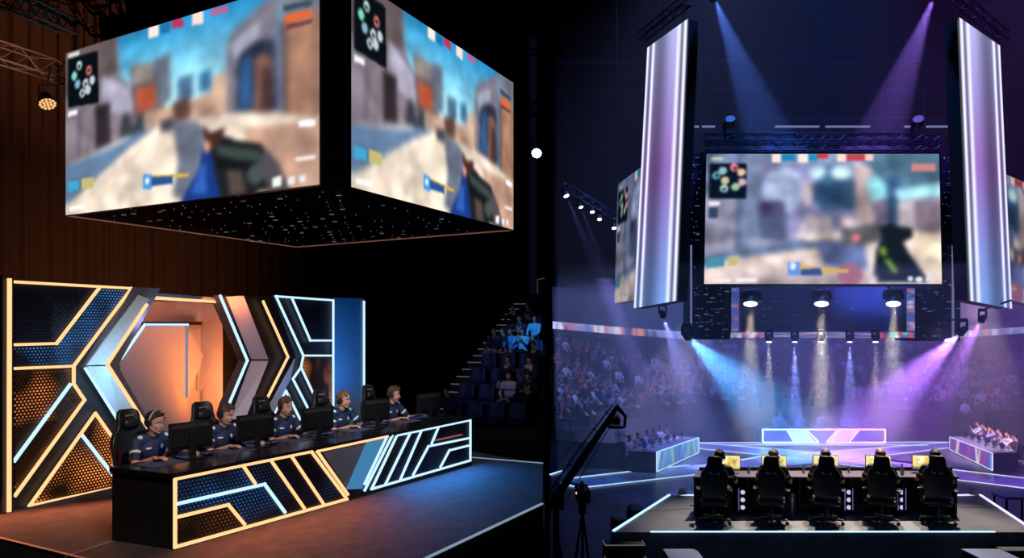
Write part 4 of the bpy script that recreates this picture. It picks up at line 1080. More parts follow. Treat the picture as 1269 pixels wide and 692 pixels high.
def par_can(name, p, aim, r, col, s_, label, glowcol, e, size=40):
    t = thing(name, tuple(p), label, 'stage light'); d = (Vector(aim) - Vector(p)).normalized(); M_ = d.to_track_quat('-Z', 'Y').to_matrix().to_4x4()
    mb = MB(); mb.lathe([(0, .30), (r * .6, .30), (r * .8, .2), (r * 1.05, .05), (r * 1.05, -.01), (r * .97, -.01), (r * .97, .012), (0, .012)], p, 24, M=M_); hs_ = mb.build('housing', M_black, t, smooth=True)
    mb = MB()
    for k in range(19):
        rr, a_ = (0, 0) if k == 0 else ((r * .42, k * PI / 3) if k < 7 else (r * .80, k * PI / 6)); 
        mb.lathe([(0, -.004), (r * .17, -.004), (r * .17, .012), (0, .012)], M=Matrix.Translation(p) @ M_ @ Matrix.Translation((rr * math.cos(a_), rr * math.sin(a_), 0)), n=8)
    mb.build('lens', emit(name + ' lens ' + label[:12], glowcol, s_), hs_)
    mb = MB(); mb.bar(Vector(p) + Vector((-r * 1.1, 0, .1)), Vector(p) + Vector((-r * 1.1, 0, .45)), .02, .04); mb.bar(Vector(p) + Vector((r * 1.1, 0, .1)), Vector(p) + Vector((r * 1.1, 0, .45)), .02, .04); mb.bar(Vector(p) + Vector((-r * 1.1, 0, .45)), Vector(p) + Vector((r * 1.1, 0, .45)), .04, .02); mb.bar(Vector(p) + Vector((0, 0, .45)), Vector(p) + Vector((0, .1, .95)), .03, .03)
    mb.build('yoke', M_black, t)
    lamp('SPOT', 'par_beam', Vector(p) + d * .03, col, e, target=aim, parent=t, spot_size=R(size), spot_blend=.7, shadow_soft_size=.05)
par_can('par_light', atY(59, 129, 16.6), atY(120, 330, 15), .19, (1, .45, .15), 1.15, 'round LED stage light glowing amber below the left truss', (1, .5, .18), 200, 50)
par_can('par_light', atY(665, 190, 20), atY(560, 560, 10), .15, (.5, .8, 1), 5, 'small round stage light glowing pale blue beside the partition', (.5, .85, 1), 200)
mb = MB()
for k in range(26):
    rd = random.Random(k + 40); x = rd.choice((rd.uniform(0, 82), rd.uniform(402, 430), rd.uniform(560, 670))); y = rd.uniform(0, 60) if x < 100 else rd.uniform(0, 110)
    if x > 500: y = rd.uniform(0, 90) 
    p = atY(x, y, 26 if x > 500 else 22); mb.bar(p, p + Vector((rd.uniform(.1, .5), .3, rd.uniform(-.1, .1))), .012, .012)
o = mb.build('ceiling_rigging', mat('rigging glint', s8(120, 80, 70), .4, metal=.5), None, base=(0, 22, 12)); tag(o, 'scattered thin rigging rods under the dark ceiling', 'rigging', kind='stuff')
lamp('AREA', 'panel_floor_glow', atW(70, 600, .5), (1, .26, .10), 30, target=atW(70, 690, 1.2), shape='RECTANGLE', size=2.0, size_y=.2)  # added lamp warming the carpet beside the lattice panel
lamp('SPOT', 'rigging_glow', (-10, 12, 4), (1, .40, .22), 900, target=(-11, 17, 8.5), spot_size=R(50), spot_blend=1)
# ================================================================== ARENA: PLATFORM
AX = 0.443                       # the arena's long axis runs along (AX, 1)
M_plat = mat('platform deck grey', s8(96, 98, 108), .38, noise=.2, nscale=2.5)
pf = [atZ(757, 660, PZ), atZ(1284, 660, PZ), atZ(1214.7, 614, PZ), atZ(829.7, 614, PZ)]
mb = MB(); mb.prism([Vector((p.x, p.y, AZ)) for p in pf], (0, 0, PZ - AZ)); o = mb.build('team_platform', M_plat, None, base=(5.5, 12.4, AZ)); o['kind'] = 'structure'; o['label'] = 'raised team platform with glowing edges'
mb = MB()                          # seams between deck boards
for (x, y) in ((905, 1), (962, 1), (1020, 1), (1082, 1), (1142, 1)):
    p = atZ(x, 642, PZ + .002); q = atZ(x + (x - 1018) * .12, 659.4, PZ + .002); mb.bar(p, q, .012, .003)
mb.bar(atZ(800, 634, PZ + .002), atZ(862, 630, PZ + .002), .02, .003); mb.bar(atZ(1187, 629, PZ + .002), atZ(1238, 629.5, PZ + .002), .02, .003)
tag(mb.build('deck_seams', M_black, None, base=(5.5, 12.5, PZ)), 'thin dark joints between the boards of the platform deck', 'seam', kind='structure')
E = 'platform edge strips'
M_es = emit('arena edge strip', (.45, .75, 1.0), 1.5); M_es2 = emit('violet edge strip', (.72, .68, 1.0), 1.4)
edge_strip('platform_edge_strip', atZ(806, 660, PZ), atZ(1233, 660, PZ), .03, .02, M_es, 'long ice blue strip along the front edge of the raised team platform')
edge_strip('platform_edge_strip', pf[0] + Vector((.05, .05, 0)), pf[3], .045, .02, M_es, 'pale blue strip along the sloping left edge of the team platform')
edge_strip('platform_edge_strip', pf[1], pf[2], .045, .02, M_es2, 'pale violet strip along the sloping right edge of the team platform')
edge_strip('platform_edge_strip', atZ(842, 614, PZ), atZ(862, 614.5, PZ), .04, .02, M_es, 'short pale strip at the rear left corner of the team platform')
edge_strip('platform_edge_strip', atZ(1186, 614.5, PZ), atZ(1208, 614, PZ), .04, .02, M_es2, 'short pale strip at the rear right corner of the team platform')
# steps at the front left
t = thing('platform_steps', tuple(atZ(775, 670, AZ)), 'black steps with pale nosings leading up to the front left of the platform', 'steps')
x0_, x1_ = atZ(752, 672, PZ).x, atZ(803, 672, PZ).x
for k in range(9):
    z = PZ - .14 - .2 * k; y1 = 12.33 - .26 * k; mb = MB(); mb.hexa([(x0_, y1 - .26, AZ), (x1_, y1 - .26, AZ), (x1_, y1, AZ), (x0_, y1, AZ)] + [(x0_, y1 - .26, z), (x1_, y1 - .26, z), (x1_, y1, z), (x0_, y1, z)]); stp = mb.build('step', M_black, t)
    if z > -2.4:
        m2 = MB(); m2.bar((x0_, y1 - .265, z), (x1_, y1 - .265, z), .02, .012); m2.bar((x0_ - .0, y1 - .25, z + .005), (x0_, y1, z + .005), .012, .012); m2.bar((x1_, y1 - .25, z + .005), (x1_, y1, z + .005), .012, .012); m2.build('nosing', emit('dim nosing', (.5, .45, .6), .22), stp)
def crate(px0, px1, y, label, name='road_case'):
    t = thing(name, tuple(Vector((atY((px0 + px1) / 2, y, 11.6).x, 11.6, AZ))), label, 'case', 'covered road cases before the platform')
    z = atY(0, y, 12.0).z; a = atY(px0, y, 12.0); b = atY(px1, y, 12.0); mb = MB(); mb.hexa([(a.x, 11.1, AZ), (b.x, 11.1, AZ), (b.x, 12.0, AZ), (a.x, 12.0, AZ)] + [(a.x, 11.1, z - .03), (b.x, 11.1, z - .03), (b.x, 12, z - .03), (a.x, 12, z - .03)]); mb.build('case_body', M_black, t)
    mb = MB(); mb.box(((a.x + b.x) / 2, 11.55, z - .012), (b.x - a.x + .02, .92, .035), bev=.01); mb.build('case_lid', mat('blue grey case lid', s8(60, 80, 130), .5), t)
    mb = MB()
    for s in (a.x + .05, b.x - .05): mb.box((s, 11.09, (AZ + z) / 2), (.05, .02, z - AZ - .1))
    mb.box(((a.x + b.x) / 2, 11.08, z - .4), (.2, .03, .06)); mb.build('case_hardware', M_dmetal, t)
crate(822, 862, 681, 'road case with a blue grey lid before the left half of the platform')
crate(1192, 1238, 681, 'road case with a blue grey lid before the right half of the platform')
t = thing('platform_steps', tuple(atZ(1262, 675, AZ)), 'dark steps at the far right front corner of the team platform', 'steps')
for k in range(6):
    z = PZ - .22 - .2 * k; y1 = 12.33 - .28 * k; xa = atY(1241, 675, 12.1).x; mb = MB(); mb.hexa([(xa, y1 - .28, AZ), (xa + 1.4, y1 - .28, AZ), (xa + 1.4, y1, AZ), (xa, y1, AZ)] + [(xa, y1 - .28, z), (xa + 1.4, y1 - .28, z), (xa + 1.4, y1, z), (xa, y1, z)]); stp = mb.build('step', M_black, t)
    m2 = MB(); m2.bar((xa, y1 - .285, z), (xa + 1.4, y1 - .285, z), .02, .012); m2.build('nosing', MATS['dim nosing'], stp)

# ------------------------------------------------------------------ arena floor decks
def deck(name, pix, z, th, m, label):
    mb = MB(); pts = [atZ(x, y, AZ + z) for x, y in pix]; mb.prism([p - Vector((0, 0, th)) for p in pts], (0, 0, th)); o = mb.build(name, m, None, base=tuple(pts[0] - Vector((0, 0, z)))); tag(o, label, 'stage deck', kind='structure'); return o
M_walk = mat('pale lit walkway', s8(165, 172, 200), .3, noise=.12, nscale=1)
M_void = mat('deep blue deck gloss', s8(20, 40, 90), .15, noise=.2, nscale=1)
deck('walkway_deck', [(700, 594.5), (854, 577), (1010, 560), (1175, 548), (1175, 556), (1040, 571), (854, 590), (729, 604.5)], .012, .01, M_walk, 'pale walkway band running from the left foreground to the right rear of the arena stage')
deck('walkway_deck', [(1340, 604), (1185, 581.7), (1010, 561), (866, 549), (866, 556), (1010, 572), (1185, 595), (1340, 616)], .018, .01, M_walk, 'pale walkway band running from the right foreground to the left rear of the arena stage')
deck('walkway_deck', [(866, 549), (1175, 548), (1150, 551.5), (900, 551.5)], .024, .01, M_walk, 'pale rear walkway band before the far team desk')
deck('side_deck', [(690, 590), (762, 567), (850, 560), (866, 558), (985, 561), (853, 576), (700, 593)], .006, .006, M_plat, 'grey side deck under the left analyst desk')
deck('side_deck', [(1340, 590), (1269, 570), (1190, 556), (1176, 557), (1060, 563), (1185, 580), (1340, 602)], .006, .006, M_plat, 'grey side deck under the right analyst desk')
lines = [((699.7, 593.8), (854.5, 576.6), 1), ((729, 604), (862, 588.8), 1), ((893.5, 574.5), (943, 566), 1), ((866, 549.2), (1010, 560.5), 1), ((862, 556), (1005, 570), 1), ((1042, 571), (1176, 555.5), 2), ((1035, 559.5), (1176, 548.4), 2),
         ((1175, 581.7), (1300, 596.5), 2), ((1180, 594.5), (1300, 609), 2), ((866, 549), (1175, 548.2), 2), ((900, 552), (1150, 552), 1), ((680.5, 589), (696, 584), 1), ((708, 581), (763, 566), 1), ((696, 599), (713, 604), 1), ((1010, 572), (1175, 592), 2)]
for i, (p, q, c) in enumerate(lines):
    a, b = atZ(*p, AZ + .026), atZ(*q, AZ + .026); w_ = .075 + .002 * (a.y + b.y) / 2 * .3
    edge_strip('floor_light_strip', a, b, w_ if i not in (9, 10) else .12, .012, M_es if c == 1 else M_es2, ['long', 'bright', 'short', 'rear', 'crossing', 'violet', 'upper violet', 'outer violet', 'lower violet', 'rearmost', 'inner rear', 'stubby', 'slanting', 'corner', 'near violet'][i] + ' glowing line set in the arena stage floor ' +
               ['left of the team platform', 'nearest the left of the platform', 'behind the leftmost chair', 'right of the left analyst desk', 'running to the centre from the left analyst desk', 'running to the right analyst desk', 'ending at the right analyst desk', 'below the right analyst desk', 'closest to the platform on the right', 'before the far team desk', 'just below the far team desk', 'beside the partition', 'left of the left analyst desk', 'beside the tripod camera', 'behind the rightmost chair'][i], 'light strip', 'lines of light in the arena floor')

# ------------------------------------------------------------------ team desk in the arena
DY0, DY1, DTZ = 13.4, 14.0, PZ + .75
xl, xr = atY(860, 600, DY0).x, atY(1187, 600, DY0).x
t = thing('team_desk', ((xl + xr) / 2, 13.5, PZ), 'long black open-backed team desk with dividing panels on the platform', 'desk')
sk = lambda x, y: x + AX * (y - DY0)
mb = MB(); mb.prism([(xl - .02, DY0, DTZ - .04), (xr + .02, DY0, DTZ - .04), (sk(xr, DY1) + .02, DY1, DTZ - .04), (sk(xl, DY1) - .02, DY1, DTZ - .04)], (0, 0, .04)); mb.build('worktop', mat('dark violet worktop', s8(70, 64, 84), .4), t)
mb = MB(); mb.bar((xl, DY1 - .02, PZ + .37) if 0 else (sk(xl, DY1), DY1, PZ + .38), (sk(xr, DY1), DY1, PZ + .38), .03, .76); mb.build('modesty_panel', M_black, t)
for k in range(6):
    x = xl + .02 + (xr - xl - .04) * k / 5; mb = MB(); mb.prism([(x - .02, DY0 + .02, PZ), (x + .02, DY0 + .02, PZ), (sk(x, DY1) + .02, DY1, PZ), (sk(x, DY1) - .02, DY1, PZ)], (0, 0, .71)); mb.build('side_panel' if k in (0, 5) else 'divider_panel', M_black, t)
mb = MB(); mb.bar((sk(xl, DY1), DY1, DTZ + .03), (sk(xr, DY1), DY1, DTZ + .03), .03, .07); mb.build('cable_rail', M_black, t)
mb = MB(); mb.bar((xl, DY0 + .3, PZ + .12), (xr, DY0 + .3, PZ + .12), .02, .02); mb.build('foot_rail', mat('foot rail steel', s8(120, 130, 160), .3, metal=.8), t)
heads = [889, 956, 1021, 1089, 1157]; chairs_px = [884, 955, 1023, 1091, 1161]
adesc = ['leftmost of the five players seen from behind at the platform desk', 'second player from the left seen from behind on the platform, head over the screen', 'middle player seen from behind at the platform desk, wearing a headset', 'player seen from behind with reddish hair, second from the right on the platform', 'rightmost of the five players seen from behind at the platform desk']
def pic_screen(): 
    return raster(48, 28, [('grad', 0, 1, (235, 215, 150), (215, 200, 130)), ('e', .5, .5, .33, .4, (225, 185, 90)), ('p', [(.2, .1), (.5, .12), (.45, .5), (.25, .6)], (245, 240, 205)), ('p', [(.6, .3), (.9, .2), (.8, .8)], (190, 170, 95)), ('p', [(0, .8), (1, .9), (1, 1), (0, 1)], (90, 110, 90)), ('e', .25, .3, .04, .06, (120, 160, 120)), ('e', .55, .6, .04, .06, (90, 120, 100)), ('e', .75, .45, .04, .06, (110, 100, 60)), ('blur', 1)], 0)
PIC = pic_screen()
ac0 = None
rza = PI - math.atan(AX)     # local -Y looks along the axis
rza = math.atan2(AX, -1.0)
M_dj = mat('black team jersey', s8(22, 26, 40), .7)
for i in range(5):
    cy = 13.02; cx = atY(chairs_px[i], 600, cy).x
    hz = atY(heads[i], 568, 13.1).x
    root = thing('player', (0, 0, 0), adesc[i], 'person', 'five players on the arena platform')
    person_player(root, lean=R(6), yaw=(-8, 4, 0, -6, 10)[i], pitch=10, rw=(-.22, -.42, .80), lw=(.22, -.42, .80), hair=(M_hair2, M_hair, M_hair2, mat('reddish hair', s8(110, 60, 48), .6), M_hair2)[i], voxel=.011, style=10 + i, hsband=(i == 2), jersey=M_dj)
    root.location = (hz, cy, PZ); root.rotation_euler = (0, 0, rza)
    lab = ['leftmost black gaming chair on the platform, turned slightly to the left', 'black gaming chair second from the left on the platform, beside the metal bin', 'middle black gaming chair on the platform', 'black gaming chair on the platform, second from the right, behind the reddish-haired player', 'rightmost black gaming chair on the platform'][i]
    if ac0 is None:
        ac0 = gaming_chair(lab, 'gaming chairs on the arena platform', logo_back=True); bpy.context.view_layer.update(); index_children(ac0); c = ac0
    else: c = copy_tree(ac0); c['label'] = lab
    c.location = (cx, cy - .04, PZ); c.rotation_euler = (0, 0, rza + R((10, 3, 0, -3, -10)[i])); c.scale = (.92, .92, .93)
spx = [902, 959, 1023, 1088, 1146]
am = monitor('x', 'monitors on the arena team desk', W_=.47, H_=.29, zc=.20)
# glowing picture on the display
for ch in list(am.children):
    if ch.name.startswith('display'):
        bpy.data.objects.remove(ch)
am.location = (0, 0, 0)
sf = screen_face('display', PIC, (.225, .0155, .335), (-.225, .0155, .335), (-.225, .0155, .065), (.225, .0155, .065), am, screen_mat('monitor picture', 1.25))
bpy.context.view_layer.update(); index_children(am)
for i, x in enumerate(spx):
    m_ = am if i == 0 else copy_tree(am); p = atY(x, 590, 13.8); m_.location = (p.x, 13.8, DTZ); m_.rotation_euler = (0, 0, PI - .2)
    m_['label'] = ['monitor with a yellow game map right of the leftmost platform player', 'yellow-lit monitor framing the head of the second platform player', 'yellow-lit monitor behind the head of the middle platform player', 'monitor with a pale map left of the reddish-haired platform player', 'monitor with a green and yellow map left of the rightmost platform player'][i]
    k = copy_tree(kb0); k.location = (atY(heads[i] + 6, 590, 13.62).x, 13.6, DTZ + .0); k.rotation_euler = (0, 0, -.2); k['label'] = 'small keyboard on the platform desk in front of the ' + ('leftmost', 'second', 'middle', 'reddish-haired', 'rightmost')[i] + ' player'; k['group'] = 'keyboards on the arena team desk'
# computer towers, bin, bottles
def tower(px, label):
    p = atY(px, 620, 13.6); t = thing('computer_tower', (p.x, 13.62, PZ + .08), label, 'computer', 'computer towers under the arena team desk')
    mb = MB(); mb.box((p.x, 13.65, PZ + .08 + .23), (.2, .42, .46), bev=.01); mb.build('case', M_black, t)
    mb = MB(); mb.box((p.x, 13.65, PZ + .04), (.24, .42, .08)); mb.build('foot', M_black, t)
    for k in range(3):
        mb = MB(); c = (p.x, 13.435, PZ + .155 + .145 * k); mb.lathe([(0, -.008), (.042, -.008), (.042, .008), (0, .008)], c, 16, M=Matrix.Rotation(PI / 2, 4, 'X')); mb.build('lit_fan', emit('fan ring glow', (.8, .7, .95), .8), t)
    mb = MB()
    for s in (-1, 1): mb.box((p.x + s * .075, 13.437, PZ + .31), (.01, .006, .42))
    mb.build('case_edge_light', emit('tower edge light', (.25, .3, .9), .6), t)
tower(917, 'computer tower with three glowing fans under the left part of the platform desk'); tower(1047, 'computer tower with three glowing fans under the middle of the platform desk'); tower(1112, 'computer tower with three glowing fans right of the reddish-haired player')
p = atY(983, 620, 13.5); t = thing('waste_bin', (p.x, 13.55, PZ), 'ribbed metal waste bin under the platform desk beside the second chair', 'bin')
mb = MB(); mb.lathe([(0, 0), (.075, 0), (.085, .34), (.088, .35), (.078, .35), (.07, .02), (0, .02)], (p.x, 13.55, PZ), 20); mb.build('bin_body', mat('brushed bin steel', s8(150, 155, 165), .3, metal=.8), t, smooth=True)
mb = MB(); mb.ell((p.x + .01, 13.55, PZ + .36), (.06, .06, .045), 10); mb.build('bag_liner', mat('pale bag', s8(150, 160, 185), .5), t, smooth=True)
def bottle(px, py, Y, z, label, grp='bottles on the arena team desk', c=(150, 150, 190), s=1.0):
    p = atY(px, py, Y); t = thing('water_bottle', (p.x, Y, z), label, 'bottle', grp)
    mb = MB(); mb.lathe([(0, 0), (.032 * s, 0), (.034 * s, .01), (.034 * s, .13 * s), (.014 * s, .17 * s), (.014 * s, .19 * s), (0, .19 * s)], (p.x, Y, z), 14); bb = mb.build('bottle_body', mat('bottle plastic', s8(*c), .2), t, smooth=True)
    mb = MB(); mb.lathe([(0, .19 * s), (.017 * s, .19 * s), (.017 * s, .21 * s), (0, .21 * s)], (p.x, Y, z), 12); mb.build('cap', M_blackp, bb, smooth=True)
bottle(1118, 590, 13.6, DTZ, 'clear bottle standing on the platform desk between the two right players')
bottle(928, 590, 13.75, DTZ, 'small bottle on the platform desk right of the leftmost player', s=.7)
bottle(996, 590, 13.75, DTZ, 'small bottle on the platform desk left of the middle player', s=.75)
bottle(1052, 590, 13.8, DTZ, 'small bottle on the platform desk right of the middle player', s=.6)
for i, (px, Y, lab) in enumerate(((930, 13.75, 'left part'), (1003, 13.7, 'centre left'), (1128, 13.7, 'right part'), (974, 13.6, 'second bay'))):
    p = atY(px, 630, Y - .1); mb = MB(); rnd = random.Random(i + 9); path = [Vector((p.x + rnd.uniform(-.12, .12), Y - .1 + rnd.uniform(-.1, .05), PZ + .02 + k * .035)) for k in range(9)]
    mb.tube(path, .009, 6); o = mb.build('cable', mat('grey cable', s8(110, 115, 140), .5), None, smooth=True, base=(p.x, Y - .1, PZ)); tag(o, 'tangle of grey cable on the deck under the %s of the platform desk' % lab, 'cable', 'cables under the arena team desk')
for px, lab in ((846, 'left'), (1204, 'right')):
    p = atZ(px, 613.5, PZ); t = thing('floor_spotlight', (p.x, p.y, PZ), 'small white floor light at the rear %s corner of the team platform' % lab, 'stage light', 'corner floor lights of the platform')
    mb = MB(); mb.box((p.x, p.y, PZ + .03), (.2, .14, .06), bev=.02); mb.build('light_base', M_lgrey, t); mb = MB(); mb.ell((p.x, p.y, PZ + .09), (.09, .06, .06), 10); mb.build('light_head', M_lgrey, t, smooth=True)

# ------------------------------------------------------------------ analyst desks (sides) and far team desk
def ad_picture(side):
    L = [('grad', 0, 1, (110, 165, 225) if side < 0 else (150, 90, 190), (95, 140, 205) if side < 0 else (120, 80, 170))]
    rnd = random.Random(3 + side)
    cols = [(190, 225, 245), (120, 190, 235), (80, 120, 200), (200, 220, 240), (150, 200, 170)] if side < 0 else [(240, 200, 150), (235, 90, 60), (120, 70, 190), (90, 160, 230), (250, 230, 220), (200, 90, 170)]
    for k in range(11):
        x = k / 11 + rnd.uniform(-.02, .03); w_ = rnd.uniform(.02, .07); s_ = rnd.uniform(-.08, .08); L.append(('p', [(x, 0), (x + w_, 0), (x + w_ + s_, 1), (x + s_, 1)], rnd.choice(cols)))
    L.append(('blur', 1)); return raster(90, 30, L, 0)
def analyst_desk(side, f0t, f0b, f1t, f1b, s1t, label):
    """f0 near end, f1 far end of the glowing front; s1t is the outer near corner"""
    a = atZ(*f0b, AZ + .014); b = atZ(*f1b, AZ + .014); za = atY(*f0t, a.y).z; zb = atY(*f1t, b.y).z
    z0 = AZ + .014; c = Vector((atY(s1t[0], s1t[1], a.y).x, a.y + .25, 0)); d = Vector((b.x + (c.x - a.x) * 1.0, b.y + .2, 0))
    t = thing('analyst_desk', tuple(a), label, 'desk', None)
    q = [a, b, d, c] if side > 0 else [a, c, d, b]
    q = [a, b, d, c]
    mb = MB(); lo = [(p.x, p.y, z0) for p in q]; zt_ = [za, zb, zb, za]; hi = [(p.x, p.y, z - .02) for p, z in zip(q, zt_)]
    if side < 0: mb.hexa([lo[0], lo[3], lo[2], lo[1], hi[0], hi[3], hi[2], hi[1]])
    else: mb.hexa(lo + hi)
    mb.build('desk_body', mat('blue black desk body', s8(24, 34, 62), .5), t)
    n = Vector((b.y - a.y, -(b.x - a.x), 0)).normalized() * (1 if side < 0 else -1)
    P = lambda p, z, o_=.03: Vector((p.x, p.y, z)) + n * o_
    m_ = screen_mat('desk front picture', 1.1)
    if side < 0: screen_face('video_front', ad_picture(side), P(a, za), P(b, zb), P(b, z0 + .05), P(a, z0 + .05), t, m_)
    else: screen_face('video_front', ad_picture(side), P(b, zb), P(a, za), P(a, z0 + .05), P(b, z0 + .05), t, m_)
    mb = MB()
    for u, v in ((P(a, za), P(b, zb)), (P(a, z0 + .06), P(b, z0 + .06)), (P(a, za), P(a, z0 + .05)), (P(b, zb), P(b, z0 + .05))): mb.bar(u, v, .035, .035, up=n)
    mb.build('edge_light', M_es if side < 0 else M_es2, t)
    mb = MB(); mb.prism([(p.x, p.y, z) for p, z in zip(q, [z - .02 for z in zt_])], (0, 0, .03)); mb.build('worktop', mat('pale worktop', s8(150, 150, 170), .4), t)
    return a, b, c, d, za, zb, n
LD = analyst_desk(-1, (813, 560.5), (813, 587), (865, 542.5), (865, 563), (780, 560), 'long analyst desk with a pale blue video front at the left of the arena stage')
RD_ = analyst_desk(1, (1231, 562), (1231, 585.5), (1178, 542), (1178, 559), (1266, 562), 'long analyst desk with a colourful video front at the right of the arena stage')
casters_m = [mat('white caster shirt', s8(205, 200, 215), .7), mat('dark caster suit', s8(52, 50, 70), .7), mat('lilac caster shirt', s8(170, 150, 190), .7), mat('grey caster jacket', s8(110, 110, 130), .7)]
cm = [spectator_mesh('analyst', casters_m[k], (1, 4, 5, 0)[k], .022, .45, 40 + k) for k in range(4)]
sm0 = None
def stool(label, grp):
    t = thing('office_stool', (0, 0, 0), label, 'stool', grp); mb = MB(); mb.box((0, 0, .42), (.42, .42, .08), bev=.03); mb.build('seat', M_black, t); mb = MB(); mb.box((0, .22, .7), (.4, .05, .4), bev=.02); mb.build('backrest', M_black, t)
    mb = MB(); mb.tube([(0, 0, .05), (0, 0, .4)], .03, 8); mb.build('pedestal', M_dmetal, t); mb = MB()
    for k in range(5): mb.bar((0, 0, .05), (.26 * math.cos(k * 1.257), .26 * math.sin(k * 1.257), .03), .04, .03)
    mb.build('star_base', M_dmetal, t); return t
words = ['nearest', 'second', 'third', 'fourth', 'fifth', 'farthest']
for side, (a, b, c, d, za, zb, n), nm in ((-1, LD, 'left'), (1, RD_, 'right')):
    for k in range(6):
        f = .08 + k * .165; p = a.lerp(b, f).lerp(c.lerp(d, f), 1.0) - n * (.42); p = c.lerp(d, f) - n * .15; rz = math.atan2(n.x, -n.y)
        o = bpy.data.objects.new('analyst', cm[(k * 3 + (side > 0)) % 4]); COL.objects.link(o); o.location = (p.x, p.y, AZ + .02); o.rotation_euler = (0, 0, rz + R(random.uniform(-15, 15))); tag(o, '%s seated person behind the %s analyst desk in the arena' % (words[k], nm), 'person', 'people behind the analyst desks')
        if sm0 is None: sm0 = stool('', 'stools behind the analyst desks'); bpy.context.view_layer.update(); index_children(sm0); s0 = sm0
        else: s0 = copy_tree(sm0)
        s0.location = (p.x, p.y, AZ + .02); s0.rotation_euler = (0, 0, rz); s0['label'] = 'black stool under the %s person at the %s analyst desk' % (words[k], nm)
        q = a.lerp(b, f).lerp(c.lerp(d, f), .55); zz = za + (zb - za) * f
        m_ = copy_tree(mon0); m_.location = (q.x, q.y, zz + .012); m_.rotation_euler = (0, 0, rz); m_.scale = (.7, .7, .7); m_['label'] = 'small monitor on the %s analyst desk before the %s seated person' % (nm, words[k]); m_['group'] = 'monitors on the analyst desks'
# standing crew members by the desks
def standing_mesh(name, shirt, seed=0, voxel=.03, dec=.5, armup=False):
    mb = MB(); hc = Vector((0, -.02, 1.64)); mb.ell(hc, (.078, .095, .115), 10); mb.caps(hc - Vector((0, 0, .05)), (0, 0, 1.45), .055, .06, 8); mb.caps((-.15, 0, 1.40), (.15, 0, 1.40), .07, .07, 8); mb.ell((0, 0, 1.27), (.18, .12, .18), 10); mb.ell((0, 0, 1.05), (.15, .11, .18), 10); mb.ell((0, 0, .92), (.17, .12, .12), 10)
    for s in (-1, 1):
        e = Vector((s * .25, .02, 1.12)); h = Vector((s * .2, -.2, 1.1)) if armup else Vector((s * .24, -.06, .86)); mb.caps((s * .19, 0, 1.38), e, .055, .045, 8); mb.caps(e, h, .043, .03, 8); mb.caps(h, h + (h - e).normalized() * .1, .032, .025, 6)
        mb.caps((s * .09, 0, .9), (s * .10, -.02, .48), .085, .06, 8); mb.caps((s * .10, -.02, .48), (s * .11, .01, .09), .058, .042, 8); mb.caps((s * .11, .02, .05), (s * .12, -.14, .045), .045, .035, 6)
    def cls(c):
        if c.z > 1.48: return 1 if (c.z > 1.68 or (c.y > .01 and c.z > 1.58)) else 0
        if c.z < .95 and abs(c.x) < .19: return 3
        return 2 if (c.z > 1.12 or abs(c.x) < .19) else 0
    return remeshed(mb, name, voxel, [M_sskin, M_shair, shirt, M_pants], None, cls, 1, dec, link=False)
M_crew = mat('grey crew shirt', s8(120, 115, 135), .8)
for px, py, z, rz, lab in ((769, 577, AZ + .01, .6, 'crew member standing beside the outer end of the left analyst desk'), (1196, 537, AZ, 0, 'crew member standing beyond the far end of the right analyst desk')):
    p = atZ(px, py, z); o = bpy.data.objects.new('crew_member', standing_mesh('crew_member', M_crew if px < 1000 else casters_m[0], armup=True)); COL.objects.link(o); o.location = p; o.rotation_euler = (0, 0, rz); tag(o, lab, 'person')
# far team desk
Yd = 32.0; a, b = atY(945, 549, Yd), atY(1097, 549, Yd); zt_ = atY(0, 532.5, Yd).z; z0 = AZ + .0
t = thing('far_team_desk', ((a.x + b.x) / 2, Yd, AZ), 'distant team desk outlined by pale blue and pink light facing the platform', 'desk')
mb = MB(); mb.box(((a.x + b.x) / 2, Yd + .4, (z0 + zt_) / 2), (b.x - a.x, .8, zt_ - z0)); mb.build('desk_body', mat('dusky desk body', s8(60, 65, 120), .5), t)
def F(px, py, o_=-.03): return atY(px, py, Yd) + Vector((0, o_, 0))
for segs, m in (([((945, 532.5), (1010, 532.5)), ((945, 532.5), (945, 548.6)), ((945, 548.6), (1014, 548.6)), ((999, 533), (1014, 548)), ((975, 533), (984, 548)), ((995, 533), (1009, 548))], emit('far blue strip', (.5, .8, 1), 3)), ([((1010, 532.5), (1096.5, 532.5)), ((1024, 548.6), (1096.5, 548.6)), ((1096.5, 532.5), (1096.5, 548.6)), ((1038, 533), (1024.5, 548)), ((1041, 533), (1029, 548)), ((1064, 533), (1052, 548))], emit('pink strip', (1, .5, .6), 3))):
    for p, q in segs:
        mb = MB(); mb.bar(F(*p), F(*q), .06, .03, up=(0, -1, 0)); mb.build('light_strip', m, t)
for poly, m in (([(977, 534), (994, 534), (1007, 547.5), (984, 547.5)], emit('mint emblem glow', (.5, .85, .85), 1.8)), ([(1042, 534), (1062, 534), (1050, 547.5), (1030, 547.5)], emit('salmon emblem glow', (1, .5, .45), 1.6))):
    mb = MB(); mb.prism([F(x, y, -.012) for x, y in poly], (0, -.01, 0)); mb.build('video_emblem', m, t)
fd = ['leftmost', 'second from left', 'middle', 'second from right', 'rightmost']
fm = spectator_mesh('opponent_player', mat('distant navy jersey', s8(60, 70, 120), .7), 0, .03, .4, 77)
